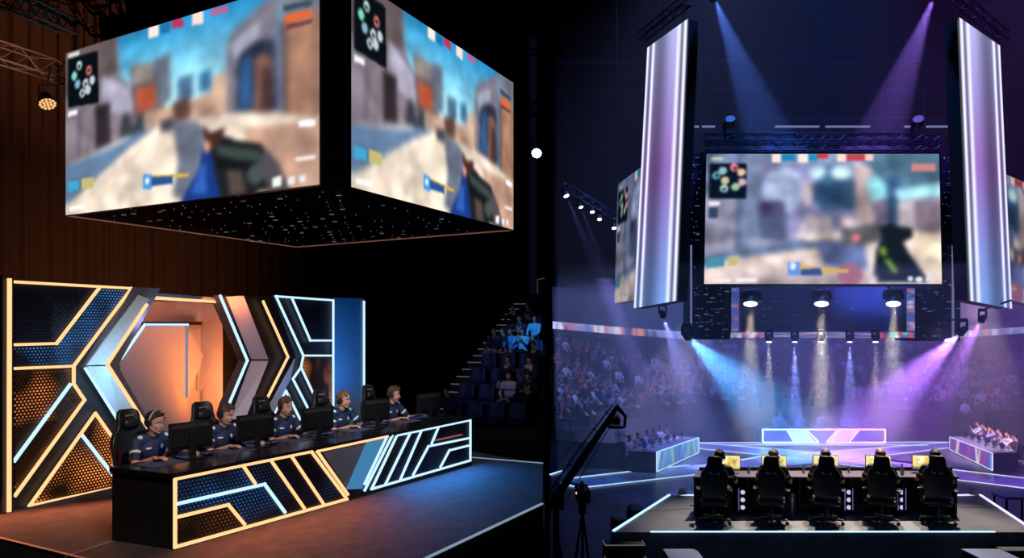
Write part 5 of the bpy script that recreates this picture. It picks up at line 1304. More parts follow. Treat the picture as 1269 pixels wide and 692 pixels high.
for i, px in enumerate((965, 992, 1019, 1048, 1075)):
    p = atY(px, 530, 33.05); o = bpy.data.objects.new('opponent_player', fm); COL.objects.link(o); o.location = (p.x, 33.05, AZ); o.rotation_euler = (0, 0, -.4); o.scale = (1.05,) * 3
    tag(o, 'tiny distant player behind the outlined far desk, %s of five' % fd[i], 'person', 'players at the far outlined desk')
    c = copy_tree(sm0); c.location = (p.x, 33.05, AZ); c.rotation_euler = (0, 0, -.4); c['label'] = 'stool of the %s player at the far outlined desk' % fd[i]; c['group'] = 'stools at the far outlined desk'
    m_ = copy_tree(mon0); q = atY(px + 6, 530, 32.35); m_.location = (q.x, 32.35, zt_); m_.rotation_euler = (0, 0, PI * 0 - .3); m_['label'] = 'distant monitor on the far outlined desk before the %s player' % fd[i]; m_['group'] = 'monitors on the far outlined desk'; m_.scale = (.8, .8, .8)

# ------------------------------------------------------------------ bowl with its audience
BC = Vector((0, 27.5))
def bowl(r, th, z): v = r * math.cos(th); u = r * math.sin(th); Y = BC.y + v; return Vector((u + AX * Y, Y, z))
def okp(p): return (p.y < 41.0 or 860 < CX + FPX * p.x / p.y < 1185) and p.y > 20 and p.x > (pd.x / pd.y) * p.y + .35
TH0, TH1, NT = R(-118), R(100), 110
R0, PR, NRW = 10.5, .85, 18
Z0 = AZ + 1.0
def zrow(k): return Z0 + .24 * k
mb = MB()
for k in range(NRW):
    r0, r1 = R0 + PR * k, R0 + PR * (k + 1)
    for i in range(NT):
        ta, tb = TH0 + (TH1 - TH0) * i / NT, TH0 + (TH1 - TH0) * (i + 1) / NT
        P = [bowl(r0, ta, 0), bowl(r0, tb, 0), bowl(r1, tb, 0), bowl(r1, ta, 0)]
        if not all(okp(p) for p in P): continue
        z = zrow(k)
        vs = [(p.x, p.y, z) for p in P] + [(P[0].x, P[0].y, z - (1.0 if k == 0 else .26)), (P[1].x, P[1].y, z - (1.0 if k == 0 else .26))]
        # riser bench behind the sitter's feet
        bq = [bowl(r0 + .5, ta, z), bowl(r0 + .5, tb, z), bowl(r0 + .5, tb, z + .42), bowl(r0 + .5, ta, z + .42), bowl(r1, tb, z + .42), bowl(r1, ta, z + .42)]
        mb.add(vs + [tuple(q) for q in bq], [(0, 3, 2, 1), (4, 0, 1, 5), (6, 9, 8, 7), (9, 11, 10, 8)])
o = mb.build('arena_tiers', mat('dark arena tier', s8(26, 28, 46), .8), None); tag(o, 'dark curved seating tiers around the arena stage', 'seating tiers', kind='structure')
shirts = [s8(*c) for c in ((60, 62, 80), (150, 145, 165), (90, 90, 120), (190, 185, 200), (40, 42, 58), (170, 60, 80), (70, 90, 150), (120, 90, 110))]
sm = [spectator_mesh('arena_spectator', mat('arena shirt %d' % k, c, .8), (0, 1, 4, 0, 2, 3, 5, 1)[k], .034, .45, 100 + k, simple=True) for k, c in enumerate(shirts)]
cand = []
rnd = random.Random(11)
for k in range(NRW - 1):
    r = R0 + PR * k + .62; n = int((TH1 - TH0) * r / .58)
    for i in range(n):
        th = TH0 + (TH1 - TH0) * (i + .5) / n + rnd.uniform(-.1, .1) / r
        p = bowl(r, th, zrow(k)); 
        if p.y < 23 or not okp(p - Vector((.15, 0, 0))): continue
        px = CX + FPX * p.x / p.y; py = HZ - (p.z + 1.2 - CAMZ) / p.y * FPX
        if not (681 < px < 1275) or py < 408: continue
        if rnd.random() < .08: continue
        if abs(((th + .3) % .62)) < 1.1 / r: continue                       # aisles
        vis = not (940 < px < 1100 and py > 528)
        cand.append((p.y, p, th, vis, px, py))
cand.sort(key=lambda c: c[0] + (0 if c[3] else 100))
nind = 0; SV, SF, SI = [], [], []
for (yy, p, th, vis, px, py) in cand:
    m = rnd.choice(sm); rz = -th + rnd.uniform(-.3, .3)
    # face the stage centre: local -Y points to the bowl's middle
    toc = Vector((AX * BC.y + 0 - p.x, BC.y - p.y)); rz = math.atan2(toc.x, -toc.y) + rnd.uniform(-.25, .25)
    if nind < 300 and vis:
        o = bpy.data.objects.new('arena_spectator', m); COL.objects.link(o); o.location = p; o.rotation_euler = (0, 0, rz); o.scale = (1, 1, rnd.uniform(.94, 1.06)); tag(o, 'audience member seated in the dim arena stands around the stage', 'person', 'audience in the arena stands'); nind += 1
    else:
        k = len(SV); M_ = Matrix.Translation(p) @ Matrix.Rotation(rz, 4, 'Z'); si = sm.index(m)
        SV += [tuple(M_ @ v.co) for v in m.vertices]; SF += [tuple(k + j for j in f.vertices) for f in m.polygons]
        SI += [(f.material_index if f.material_index != 2 else 4 + si) if f.material_index < 4 else 0 for f in m.polygons]
me = bpy.data.meshes.new('arena_crowd'); me.from_pydata(SV, [], SF)
for m in [M_sskin, M_shair, M_sskin, M_pants] + [MATS['arena shirt %d' % k] for k in range(8)]: me.materials.append(m)
me.polygons.foreach_set('material_index', SI); o = bpy.data.objects.new('arena_crowd', me); COL.objects.link(o); tag(o, 'distant packed audience filling the hazy rear rows of the arena stands', 'crowd', kind='stuff')
print('crowd', len(cand), nind, len(SF))
# front barrier of the bowl
# balcony with ribbon display
def ribbon_img():
    L = [('grad', 0, 1, (150, 160, 220), (120, 130, 200))]; rnd = random.Random(4)
    for k in range(60):
        x = rnd.random(); w_ = rnd.uniform(.004, .02); L.append(('p', [(x, rnd.uniform(-.2, .4)), (x + w_, rnd.uniform(-.2, .4)), (x + w_ + .004, 1.1), (x, 1.1)], rnd.choice([(250, 240, 245), (235, 150, 110), (60, 40, 70), (200, 190, 235), (180, 110, 150), (90, 120, 200)])))
    L.append(('blur', 1)); return raster(400, 10, L, 0)
RB = ribbon_img()
def ribbon(name, pts, hpx, label, u0, u1, strength=.75, Y=None):
    """pts: (px, py, Y) along the top edge"""
    P = [atY(x, y, Y_) for x, y, Y_ in pts]; L_ = 60; t = thing(name, tuple(P[0]), label, 'ribbon display', 'ribbon displays around the arena')
    vs = []; cs = []; n = len(P)
    def samp(f):
        g = f * (n - 1); i = min(int(g), n - 2); return P[i].lerp(P[i + 1], g - i)
    H_ = 8; V = []; C = []; F_ = []
    for i in range(L_ + 1):
        p = samp(i / L_); hh = hpx * p.y / FPX
        for j in range(H_ + 1):
            V.append(tuple(p - Vector((0, 0, hh * j / H_)) - wloc(t))); c = RB[min(9, int(j / H_ * 9.99)), int((u0 + (u1 - u0) * i / L_) * 399)]; C.append((*lin_np(c), 1))
    for i in range(L_):
        for j in range(H_):
            a = i * (H_ + 1) + j; F_.append((a, a + 1, a + H_ + 2, a + H_ + 1))
    me = bpy.data.meshes.new('display'); me.from_pydata(V, [], F_); ca = me.color_attributes.new('picture', 'FLOAT_COLOR', 'POINT'); ca.data.foreach_set('color', np.array(C).ravel()); me.materials.append(screen_mat('ribbon picture', 1.7)); o = bpy.data.objects.new('display', me); COL.objects.link(o); o.parent = t
    mb = MB()
    for i in range(12):
        p, q = samp(i / 12), samp((i + 1) / 12); hh = hpx * p.y / FPX
        mb.hexa([tuple(v) for v in (p + Vector((0, .05, -hh - .3)), q + Vector((0, .05, -hh - .3)), q + Vector((0, .6, -hh - .3)), p + Vector((0, .6, -hh - .3)), p + Vector((0, .05, .5)), q + Vector((0, .05, .5)), q + Vector((0, .6, .5)), p + Vector((0, .6, .5)))])
    mb.build('balcony_fascia', mat('dusk blue fascia', s8(40, 44, 72), .7), t)
ribbon('ribbon_display', [(685, 398.5, 42), (760, 405, 44), (852, 412, 47)], 9, 'curved ribbon screen with orange and white adverts on the left balcony', 0, .45)
ribbon('ribbon_display', [(1180, 411, 47), (1230, 408, 45), (1290, 404, 42)], 8, 'ribbon screen with white and violet adverts on the right balcony', .6, .95)
mb = MB()
for i, (x0, x1, y0, y1, Y) in enumerate(((684, 772, 366, 398, 43.5), (772, 860, 380, 409, 46), (1180, 1300, 372, 402, 45))):
    a, b = atY(x0, y1, Y), atY(x1, y0, Y + 1); mb.prism([(a.x, Y, a.z), (b.x, Y + 1, a.z), (b.x, Y + 1, b.z), (a.x, Y, b.z + .5)], (0, 1, 0))
tag(mb.build('upper_balcony', mat('slate balcony front', s8(52, 58, 88), .7, noise=.15, nscale=.5), None, base=(6, 43, 2)), 'slate blue upper balcony front above the ribbon screens', 'balcony', kind='structure')

# ------------------------------------------------------------------ centre screen and its housing
YS = 22.0
def screen_px(x0, x1, y0, y1): return (lambda x, y: ((x - x0) / (x1 - x0), (y - y0) / (y1 - y0)))
S2 = screen_px(871.5, 1166, 190, 353)
def Q2(*p): return [S2(*q) for q in p]
alley = [('grad', 0, 1, (120, 135, 170), (150, 140, 150)),
    ('p', Q2((871, 190), (942, 190), (938, 300), (871, 320)), (115, 130, 165)), ('p', Q2((871, 240), (912, 240), (912, 310), (871, 318)), (150, 150, 175)), ('p', Q2((912, 190), (918, 190), (917, 312), (911, 314)), (85, 100, 135)),
    ('p', Q2((942, 205), (1060, 205), (1060, 300), (942, 300)), (130, 130, 175)), ('e', *S2(970, 235), .09, .17, (180, 195, 235)), ('e', *S2(1000, 240), .02, .1, (225, 205, 215)), ('p', Q2((940, 250), (972, 250), (975, 298), (940, 295)), (70, 80, 110)), ('e', *S2(948, 258), .02, .05, (60, 50, 90)), ('e', *S2(962, 258), .015, .06, (85, 70, 120)),
    ('p', Q2((985, 290), (1000, 265), (1030, 270), (1035, 300), (985, 300)), (190, 175, 185)), ('p', Q2((1010, 205), (1055, 205), (1060, 260), (1015, 262)), (60, 95, 130)), ('e', *S2(1012, 213), .035, .05, (180, 215, 245)), ('e', *S2(1042, 214), .045, .055, (200, 235, 245)), ('p', Q2((1005, 228), (1048, 224), (1052, 250), (1008, 252)), (45, 75, 110)),
    ('p', Q2((1060, 200), (1080, 210), (1085, 290), (1060, 290)), (200, 175, 175)), ('p', Q2((1072, 222), (1100, 212), (1102, 245), (1078, 250)), (150, 225, 235)), ('p', Q2((1080, 250), (1100, 245), (1104, 285), (1084, 285)), (130, 120, 150)), ('p', Q2((1060, 190), (1166, 190), (1166, 240), (1100, 232)), (80, 115, 140)), ('p', Q2((1098, 222), (1112, 215), (1115, 285), (1100, 285)), (50, 80, 120)),
    ('p', Q2((1108, 236), (1166, 226), (1166, 242), (1112, 248)), (165, 225, 240)), ('p', Q2((1112, 252), (1132, 248), (1134, 290), (1112, 285)), (195, 185, 190)), ('p', Q2((1132, 250), (1166, 248), (1166, 290), (1132, 288)), (120, 105, 120)), ('e', *S2(1050, 275), .028, .04, (245, 215, 215)),
    ('p', Q2((871, 353), (871, 330), (905, 312), (1000, 300), (1166, 288), (1166, 353)), (215, 195, 190)), ('p', Q2((871, 318), (905, 312), (1000, 296), (1060, 300), (1000, 308), (900, 322), (871, 334)), (85, 105, 140)), ('p', Q2((990, 293), (1040, 285), (1042, 297), (1000, 299)), (235, 215, 205)), ('p', Q2((1120, 285), (1166, 290), (1166, 345), (1140, 330)), (235, 215, 190)),
    ('p', Q2((1010, 300), (1070, 300), (1075, 335), (1020, 330)), (95, 110, 160)), ('p', Q2((1040, 285), (1075, 278), (1100, 282), (1095, 300), (1045, 305)), (90, 90, 95)), ('mottle', 5, .5), ('blur', 2),
    ('p', Q2((1089, 282), (1104, 276), (1108, 280), (1130, 283), (1130, 294), (1118, 300), (1124, 312), (1150, 350), (1080, 350), (1085, 308), (1092, 296)), (18, 28, 38)), ('p', Q2((1088, 308), (1095, 305), (1098, 315), (1092, 318)), (130, 170, 60)), ('p', Q2((1094, 322), (1100, 320), (1112, 336), (1106, 340)), (120, 165, 60)), ('e', *S2(1052, 340), .055, .09, (165, 105, 125)), ('e', *S2(1060, 295), .018, .03, (235, 120, 140)), ('p', Q2((1076, 345), (1086, 340), (1086, 353), (1074, 353)), (235, 220, 225)),
    ('blur', 2),
    ('p', Q2((877, 203), (924, 203), (924, 246), (877, 246)), (8, 18, 34)), ('p', Q2((879, 195), (894, 195), (894, 199), (879, 199)), (200, 215, 180)), ('p', Q2((877, 250), (891, 250), (891, 255), (877, 255)), (230, 230, 245)), ('p', Q2((877, 257), (888, 257), (888, 270), (877, 270)), (50, 65, 95)),
    ('p', Q2((955, 191), (967, 191), (967, 202), (955, 202)), (250, 225, 215)), ('p', Q2((967, 191), (985, 191), (985, 200), (967, 200)), (30, 130, 180)), ('p', Q2((988, 191), (1001, 191), (1001, 202), (988, 202)), (250, 230, 220)), ('p', Q2((1001, 191), (1012, 191), (1012, 200), (1001, 200)), (30, 140, 190)), ('p', Q2((1012, 191), (1026, 191), (1026, 197), (1012, 197)), (220, 40, 50)), ('p', Q2((1037, 191), (1048, 191), (1048, 201), (1037, 201)), (255, 220, 205)), ('p', Q2((1048, 191), (1074, 191), (1074, 200), (1048, 200)), (190, 70, 80)), ('p', Q2((1072, 191), (1082, 191), (1082, 200), (1072, 200)), (250, 200, 190)), ('p', Q2((1130, 203), (1160, 203), (1160, 213), (1130, 213)), (200, 130, 130)),
    ('p', Q2((976, 327), (1050, 334), (1050, 338), (976, 340)), (215, 180, 90)), ('p', Q2((976, 325), (990, 325), (990, 341), (976, 341)), (90, 150, 240)), ('e', *S2(982, 330), .012, .03, (245, 240, 255)), ('p', Q2((992, 334), (1016, 332), (1018, 341), (992, 341)), (40, 70, 140)), ('p', Q2((876, 320), (898, 318), (898, 330), (876, 332)), (70, 140, 160)), ('p', Q2((902, 318), (916, 316), (914, 328), (902, 330)), (190, 180, 130)),
    ('p', Q2((884, 345), (905, 345), (905, 350), (884, 350)), (245, 240, 240)), ('p', Q2((912, 344), (938, 344), (938, 350), (912, 350)), (245, 240, 240)), ('e', *S2(1126, 345), .012, .02, (230, 235, 240)), ('e', *S2(1137, 346), .016, .022, (235, 240, 245)), ('e', *S2(1147, 346), .010, .018, (225, 230, 240)),
    ] + [('e', *S2(x, y), .018, .03, c) for x, y, c in ((886, 218, (90, 160, 180)), (894, 212, (140, 190, 190)), (908, 208, (240, 130, 140)), (917, 214, (225, 190, 160)), (897, 224, (200, 190, 150)), (918, 226, (210, 170, 180)), (896, 234, (160, 200, 200)), (910, 232, (150, 190, 160)))] + [('e', *S2(x, y), .007, .012, (10, 20, 36)) for x, y in ((887, 218), (909, 209), (896, 235), (912, 225))] + [('blur', 1)]
IMG_ALLEY = raster(260, 150, alley, 0)
t = thing('centre_video_screen', tuple(atY(1018, 353, YS)), 'large central video screen showing a blurred shooter game hanging over the arena stage', 'video screen')
TL, TR, BR, BL = atY(874, 190.5, YS), atY(1163.5, 190.5, YS), atY(1167, 353, YS), atY(871, 353, YS)
screen_face('display', IMG_ALLEY, TL, TR, BR, BL, t, screen_mat('arena picture', 1.1), push=(0, -.04, 0))
mb = MB(); mb.prism([TL + Vector((-.06, 0, .06)), TR + Vector((.06, 0, .06)), BR + Vector((.06, 0, -.06)), BL + Vector((-.06, 0, -.06))], (0, .3, 0)); mb.build('screen_cabinet', M_black, t)
mb = MB()
for p, q in ((TL, TR), (TR, BR), (BR, BL), (BL, TL)): mb.bar(p + Vector((0, -.05, 0)), q + Vector((0, -.05, 0)), .04, .04, up=(0, 1, 0))
mb.build('bezel', M_dmetal, t)
M_grid = mat('navy LED module back', s8(24, 32, 62), .45, metal=.2, noise=.2, nscale=6)
t = thing('screen_housing', tuple(atY(1018, 422, 22.6)), 'dark navy module frame with tiny lights surrounding and below the central screen', 'screen housing')
def pxbox(x0, x1, y0, y1, Y, dep, m, name='housing_panel', par=None):
    a, b = atY(x0, y1, Y), atY(x1, y0, Y); mb = MB(); mb.box(((a.x + b.x) / 2, Y + dep / 2, (a.z + b.z) / 2), (b.x - a.x, dep, b.z - a.z)); return mb.build(name, m, par or t)
pxbox(858, 904, 303, 421, 22.4, 1.2, M_grid); pxbox(1134, 1190, 303, 423, 22.4, 1.2, M_grid)
pxbox(849, 874, 190, 303, 22.5, .8, M_grid); pxbox(1166, 1203, 190, 303, 22.5, .8, M_grid)
pxbox(920, 1121, 353, 411, 24.2, .3, M_grid, 'recess_back_panel')
mb = MB(); rd = random.Random(8)
for _ in range(330):
    z = rd.choice((0, 0, 1, 2, 3, 4)); x, y, Y = ((rd.uniform(860, 902), rd.uniform(305, 419), 22.38), (rd.uniform(1136, 1188), rd.uniform(305, 420), 22.38), (rd.uniform(851, 872), rd.uniform(192, 300), 22.48), (rd.uniform(1168, 1200), rd.uniform(192, 300), 22.48), (rd.uniform(922, 1119), rd.uniform(356, 409), 24.18))[z if z < 4 else 4]
    if z == 4 or rd.random() < .5: y = round(y / 8.5) * 8.5 + .2; x = round(x / 6) * 6
    p = atY(x, y, Y); mb.box(p, (.03 + .10 * (rd.random() < .25), .015, .02), mi=rd.choice((0, 1, 1)))
mb.build('module_lights', [emit('blue white diode', (.55, .7, 1), .25), emit('dim blue diode', (.25, .35, .9), .15)], t)['kind'] = 'stuff'
for x in (866, 1182):
    a, b = atY(x - 11, 330, 22.3), atY(x - 11, 421, 22.3); a, b = atY(856.5 if x < 1000 else 1181, 304, 22.3), atY(856.5 if x < 1000 else 1181, 424, 22.3); mb = MB(); mb.bar(a, b, .05, .05); mb.build('edge_tube', emit('dim violet tube', (.4, .42, .8), .35), t)
def strip_screen(name, x0, x1, y0, y1, Y, label, seed):
    L = [('grad', 0, 1, (70, 90, 180), (90, 100, 190))]; rnd = random.Random(seed)
    for k in range(14):
        u, v = rnd.random(), rnd.random(); L.append(('e', u, v, .08 if x1 - x0 > 30 else .5, .5 if x1 - x0 > 30 else .03, rnd.choice([(245, 235, 250), (180, 120, 170), (230, 190, 220), (60, 80, 150), (110, 210, 220), (230, 90, 110)])))
    L.append(('blur', 1)); im = raster(60 if x1 - x0 > 30 else 8, 8 if x1 - x0 > 30 else 60, L, 0)
    tt = thing(name, tuple(atY((x0 + x1) / 2, y1, Y)), label, 'screen', 'strip screens under the central screen'); screen_face('display', im, atY(x0, y0, Y), atY(x1, y0, Y), atY(x1, y1, Y), atY(x0, y1, Y), tt, screen_mat('strip picture', .75), push=(0, -.03, 0)); pxbox(x0 - .5, x1 + .5, y0 - .5, y1 + .5, Y, .15, M_black, 'cabinet', tt)
for i, (x0, x1, l) in enumerate(((905, 948, 'leftmost'), (957, 980, 'second'), (989, 1014, 'third, violet-white,'), (1023, 1049, 'fourth'), (1058, 1080, 'fifth'), (1089, 1133, 'rightmost'))):
    strip_screen('strip_screen', x0, x1, 412, 419, 22.2, l + ' short strip screen between the small lights under the central screen', 20 + i)
strip_screen('strip_screen', 906, 915, 357, 411, 22.2, 'narrow upright strip screen at the lower left of the central screen', 31); strip_screen('strip_screen', 1123, 1133, 357, 411, 22.2, 'narrow upright strip screen at the lower right of the central screen', 32)

# pylons
def pylon_img():
    W_, H_ = 70, 120; u = np.linspace(0, 1, W_)[None, :, None]; v = np.linspace(0, 1, H_)[:, None, None]
    top, mid, bot = np.array([175, 180, 235.]), np.array([150, 110, 190.]), np.array([120, 165, 235.])
    c = np.where(v < .5, top * (1 - v * 2) + mid * v * 2, mid * (2 - 2 * v) + bot * (2 * v - 1))
    edge = np.array([110, 80, 130.]); prof = np.ones_like(u) * 0
    for c0, w_, k in ((.025, .03, 1), (.17, .035, 1), (.80, .05, .9), (.95, .04, 1)): prof = prof + k * np.exp(-((u - c0) / w_) ** 2)
    prof = np.clip(prof, 0, 1); dk = np.exp(-((u - .095) / .035) ** 2) * .6 + np.exp(-((u - .885) / .03) ** 2) * .5
    im = c * (1 - dk) * (0.8 + .2 * np.cos(u * 9)) + edge * dk * .5; im = im * (1 - prof) + np.array([240, 245, 255.]) * prof
    return np.clip(im / 255., 0, 1) * np.ones((H_, W_, 1))
IMG_P = pylon_img()
def pylon(q, Ys, label, flip=False):
    P = [atY(x, y, Y) for (x, y), Y in zip(q, Ys)]   # TL TR BR BL
    t = thing('light_pylon', tuple((P[2] + P[3]) / 2), label, 'LED pylon', 'pair of tall LED pylons'); n = (P[1] - P[0]).cross(P[3] - P[0]).normalized()
    if n.y > 0: n = -n
    screen_face('display', IMG_P[:, ::-1] if flip else IMG_P, *P, t, screen_mat('pylon picture', 1.15), push=n * .05)
    mb = MB(); mb.prism(P, -n * .35); mb.build('cabinet', M_black, t)
    mb = MB()
    for p in (P[0].lerp(P[1], .25), P[0].lerp(P[1], .75)): mb.tube([p - n * .2, p - n * .2 + Vector((0, .0, 26.5 - p.z))], .012, 6)
    mb.build('suspension_cable', M_dmetal, t)
pylon([(803.8, 59.6), (854.2, 23.6), (840, 373), (787, 382.5)], (21.6, 20, 20, 21.6), 'tall leaning LED pylon with vertical white and violet bands left of the central screen')
pylon([(1186, 22), (1237, 57.5), (1252, 383), (1199.5, 373)], (20, 21.6, 21.6, 20), 'tall leaning LED pylon with vertical white and violet bands right of the central screen', True)
for nm, q, Ys, lab in (('side_video_screen', [(767, 229), (806, 200), (800, 372), (763, 376)], (25, 23.2, 23.2, 25), 'narrow slanted game screen partly hidden behind the left pylon'), ('side_video_screen', [(1243, 216), (1300, 240), (1303, 385), (1245, 371)], (23.2, 25.5, 25.5, 23.2), 'slanted game screen cut by the frame edge behind the right pylon')):
    P = [atY(x, y, Y) for (x, y), Y in zip(q, Ys)]; t = thing(nm, tuple(P[3]), lab, 'video screen', 'angled side screens of the arena'); n = (P[1] - P[0]).cross(P[3] - P[0]).normalized()
    if n.y > 0: n = -n
    screen_face('display', IMG_ALLEY[::2, :130:2] if q[0][0] < 900 else IMG_ALLEY[::2, 130::2], *P, t, screen_mat('side picture', .6), push=n * .05); mb = MB(); mb.prism(P, -n * .3); mb.build('cabinet', M_black, t)
    q_ = P[0].lerp(P[1], .5) - n * .15; mb = MB(); mb.tube([q_, Vector((q_.x, q_.y, 26.8))], .015, 6); mb.build('suspension_cable', M_dmetal, t)

# rigging of the arena
M_trd = mat('dark blue truss', s8(34, 40, 66), .5, metal=.5)
for y0, lab in ((171, 'upper dark truss right above the central screen'), (183, 'lower dark truss directly above the central screen')):
    truss('screen_truss', atY(872, y0, 22.2), atY(1166, y0, 22.2), .22, lab, M_trd, seg=.3, r=.02, group='trusses above the central screen', br=.01)
for i, (px, py, Y, lab) in enumerate(((1158, -6, 21, 'slanted truss'), )): pass
truss('pylon_truss', atY(795, 46, 21.9), atY(852, 0, 19.8), .25, 'dark truss above the left pylon', M_trd, seg=.4); truss('pylon_truss', atY(1186, -4, 19.8), atY(1245, 46, 21.9), .25, 'dark truss above the right pylon', M_trd, seg=.4)
M_beam = mat('dim steel beam', s8(60, 74, 120), .6)
def wallbeam(p, q, w_, name, label, Y=55.6, m=None):
    a, b = atY(*p, Y), atY(*q, Y); mb = MB(); mb.bar(a, b, w_, .25, up=(0, 1, 0)) if 0 else mb.bar(a, b, .25, w_); o = mb.build(name, m or M_beam, None, base=tuple(a)); tag(o, label, 'beam', kind='structure')
mb = MB()
for x in (1020, 868, 1100, 930, 1145): mb.bar(atY(x, -20, 55.5), atY(x, 160, 55.5), .1 if x != 1020 else .3, .2, up=(1, 0, 0))
for y, t_ in ((76, .22), (146, .1), (111, .06)): mb.bar(atY(690, y, 55.4), atY(1262, y, 55.4), .2, t_)
tag(mb.build('trim_wall_frame', M_beam, None, base=(20, 55.5, 5)), 'faint steel framing on the dark rear wall of the arena', 'framing', kind='structure')
for i, (x0, x1, l) in enumerate(((860, 886, 'leftmost'), (961, 1015, 'left of centre'), (1023, 1078, 'right of centre'), (1121, 1178, 'rightmost'))):
    mb = MB(); mb.bar(atY(x0, 157, 55.78), atY(x1, 157, 55.78), .2, .12); tag(mb.build('tube_light', emit('dim tube light', (.35, .4, .75), .45), None, base=tuple(atY(x0, 157, 55.78))), 'dim violet tube light high on the rear wall, %s of four' % l, 'tube light', 'tube lights on the rear wall')
def moving_head(px, py, Y, aim, r, label, glow, s_, name='moving_head_light', group=None, spot=None, rod=None):
    p = atY(px, py, Y); t = thing(name, tuple(p), label, 'stage light', group); d = (Vector(aim) - p).normalized(); M_ = d.to_track_quat('-Z', 'Y').to_matrix().to_4x4()
    hk = 1.0 if Y != 21.6 else .62
    mb = MB(); mb.lathe([(0, r * 2.6 * hk), (r * .7, r * 2.6 * hk), (r * .95, r * 2.0 * hk), (r * 1.0, r * .6), (r * 1.2, 0), (r * 1.1, -.01), (r * 1.0, .01), (0, .012)], p, 18, M=M_); hd = mb.build('head', M_black, t, smooth=True)
    if glow: mb = MB(); mb.lathe([(0, -r * .18), (r * .5, -r * .14), (r * .95, -.004), (r * .95, .01), (0, .012)], p, 18, M=M_); mb.build('lens', emit('lens %s %s' % (str(glow), s_), glow, s_), hd, smooth=True)
    mb = MB(); c = p - d * r * 1.2 * hk; yh = (2.6 if hk == 1 else .9) * (1 if glow else -1)
    for s in (-1, 1): mb.bar(c + Vector((s * r * 1.25, 0, 0)), c + Vector((s * r * 1.25, 0, r * yh)), r * .3, r * .6)
    mb.bar(c + Vector((-r * 1.35, 0, r * yh)), c + Vector((r * 1.35, 0, r * yh)), r * .6, r * .3); mb.build('yoke', M_black, t)
    mb = MB(); mb.box(c + Vector((0, 0, r * (yh + (.5 if glow else -.5) * hk))), (r * 2.2, r * 1.8, r * .9 * hk), bev=r * .2); mb.build('light_base', M_black, t)
    if rod: mb = MB(); q = c + Vector((0, 0, r * (yh + .5 * hk))); mb.bar(q, q + Vector(rod), .05, .05); mb.build('hanging_rod', M_dmetal, t)
    if spot:
        col, e, size, bl = spot; lamp('SPOT', 'beam', p + d * (r * .3 + .03), col, e, target=aim, parent=t, spot_size=R(size), spot_blend=bl, shadow_soft_size=r * .4)
    return t
K = 1.0
W3 = (1, .86, .72)
for px, l in ((930, 'left'), (1018, 'middle'), (1107, 'right')):
    a = atY(px, 372, 21.8); moving_head(px, 377, 21.6, Vector(((px - CX) / FPX * 19.3, 19.3, AZ)), .21, 'warm white spotlight under the central screen, %s of three' % l, (1, .93, .85), 4, group='large spotlights under the central screen', rod=(0, .55, .26), spot=(W3, 6000 * K, 20, .8))
for px, col, l, e in ((953, W3, 'outer left warm', 5000), (985, (.25, .3, 1), 'inner left blue', 16000), (1018, W3, 'central warm', 6500), (1053, (.25, .3, 1), 'inner right blue', 16000), (1085, W3, 'outer right warm', 5000)):
    moving_head(px, 424, 21.9, Vector(((px - CX) / FPX * 20.5, 20.5, AZ)), .085, l + ' small stage light hanging below the strip screens', (.9, .9, 1) if col == W3 else (.4, .45, 1), 4, group='small lights below the strip screens', rod=(0, .42, -.10), spot=(col, e * K * .8, 15, .9))
moving_head(853, 418, 21.8, atZ(1000, 556, AZ), .11, 'stage light throwing a bright ice blue beam down to the right', (.7, .9, 1), 6, rod=(.35, .6, .0), spot=((.10, .40, 1), 60000 * K, 24, .9))
moving_head(1190, 413, 21.8, atZ(1035, 560, AZ), .11, 'stage light throwing a violet beam down to the left', (.85, .8, 1), 6, rod=(-.2, .6, .0), spot=((.46, .18, 1), 65000 * K, 28, .9))
moving_head(822, 392, 22, atZ(880, 575, AZ), .09, 'small tilted stage light below the left pylon', (.7, .8, 1), 3, rod=(0, -1.25, .25), spot=((.25, .3, 1), 16000, 18, .8))
moving_head(1216, 398, 22, atZ(1120, 570, AZ), .09, 'small tilted stage light below the right pylon', (.7, .5, 1), 3, rod=(0, -1.25, .25), spot=((.5, .15, 1), 20000, 20, .8))
moving_head(885, -3, 20, atY(958, 185, 46), .12, 'high stage light throwing a blue beam behind the central screen from the upper left', (.5, .65, 1), 8, spot=((.10, .22, 1), 380000 * K, 7.5, .3))
moving_head(1157, -3, 20, atY(1084, 185, 46), .12, 'high stage light throwing a violet beam behind the central screen from the upper right', (.7, .55, 1), 8, spot=((.34, .17, 1), 380000 * K, 7.5, .3))
for i, (px, py) in enumerate(((702, 243), (720, 257), (734, 263), (743, 272), (761, 283))):
    moving_head(px, py, 27, atY(px + (75, 60, 20, 10, 14)[i], 420, 24.5), .11 if i == 0 else .085, 'small bright light in the descending row left of the left pylon, %s from the top' % words[i], (.8, .85, 1), 5, group='row of lights at the upper left of the arena', rod=(0, 0, .6), spot=((.30, .25, 1), (16000, 11000, 700, 500, 900)[i], 9, .6))
truss('light_row_truss', atY(694, 227, 27), atY(772, 276, 27), .25, 'thin dark truss carrying the descending row of small lights left of the left pylon', M_trd, seg=.4, r=.02)
for x_, y_ in ((700, 230), (764, 271)):
    q_ = atY(x_, y_, 27); mb = MB(); mb.tube([q_, Vector((q_.x, q_.y, 26.98))], .02, 6); mb.build('suspension_cable', M_dmetal, bpy.data.objects['light_row_truss'])
moving_head(905, 147, 22.2, atY(905, 60, 20), .15, 'unlit moving head light standing on the truss at the left', None, 0); moving_head(1138, 147, 22.2, atY(1138, 60, 20), .15, 'unlit moving head light standing on the truss at the right', None, 0)
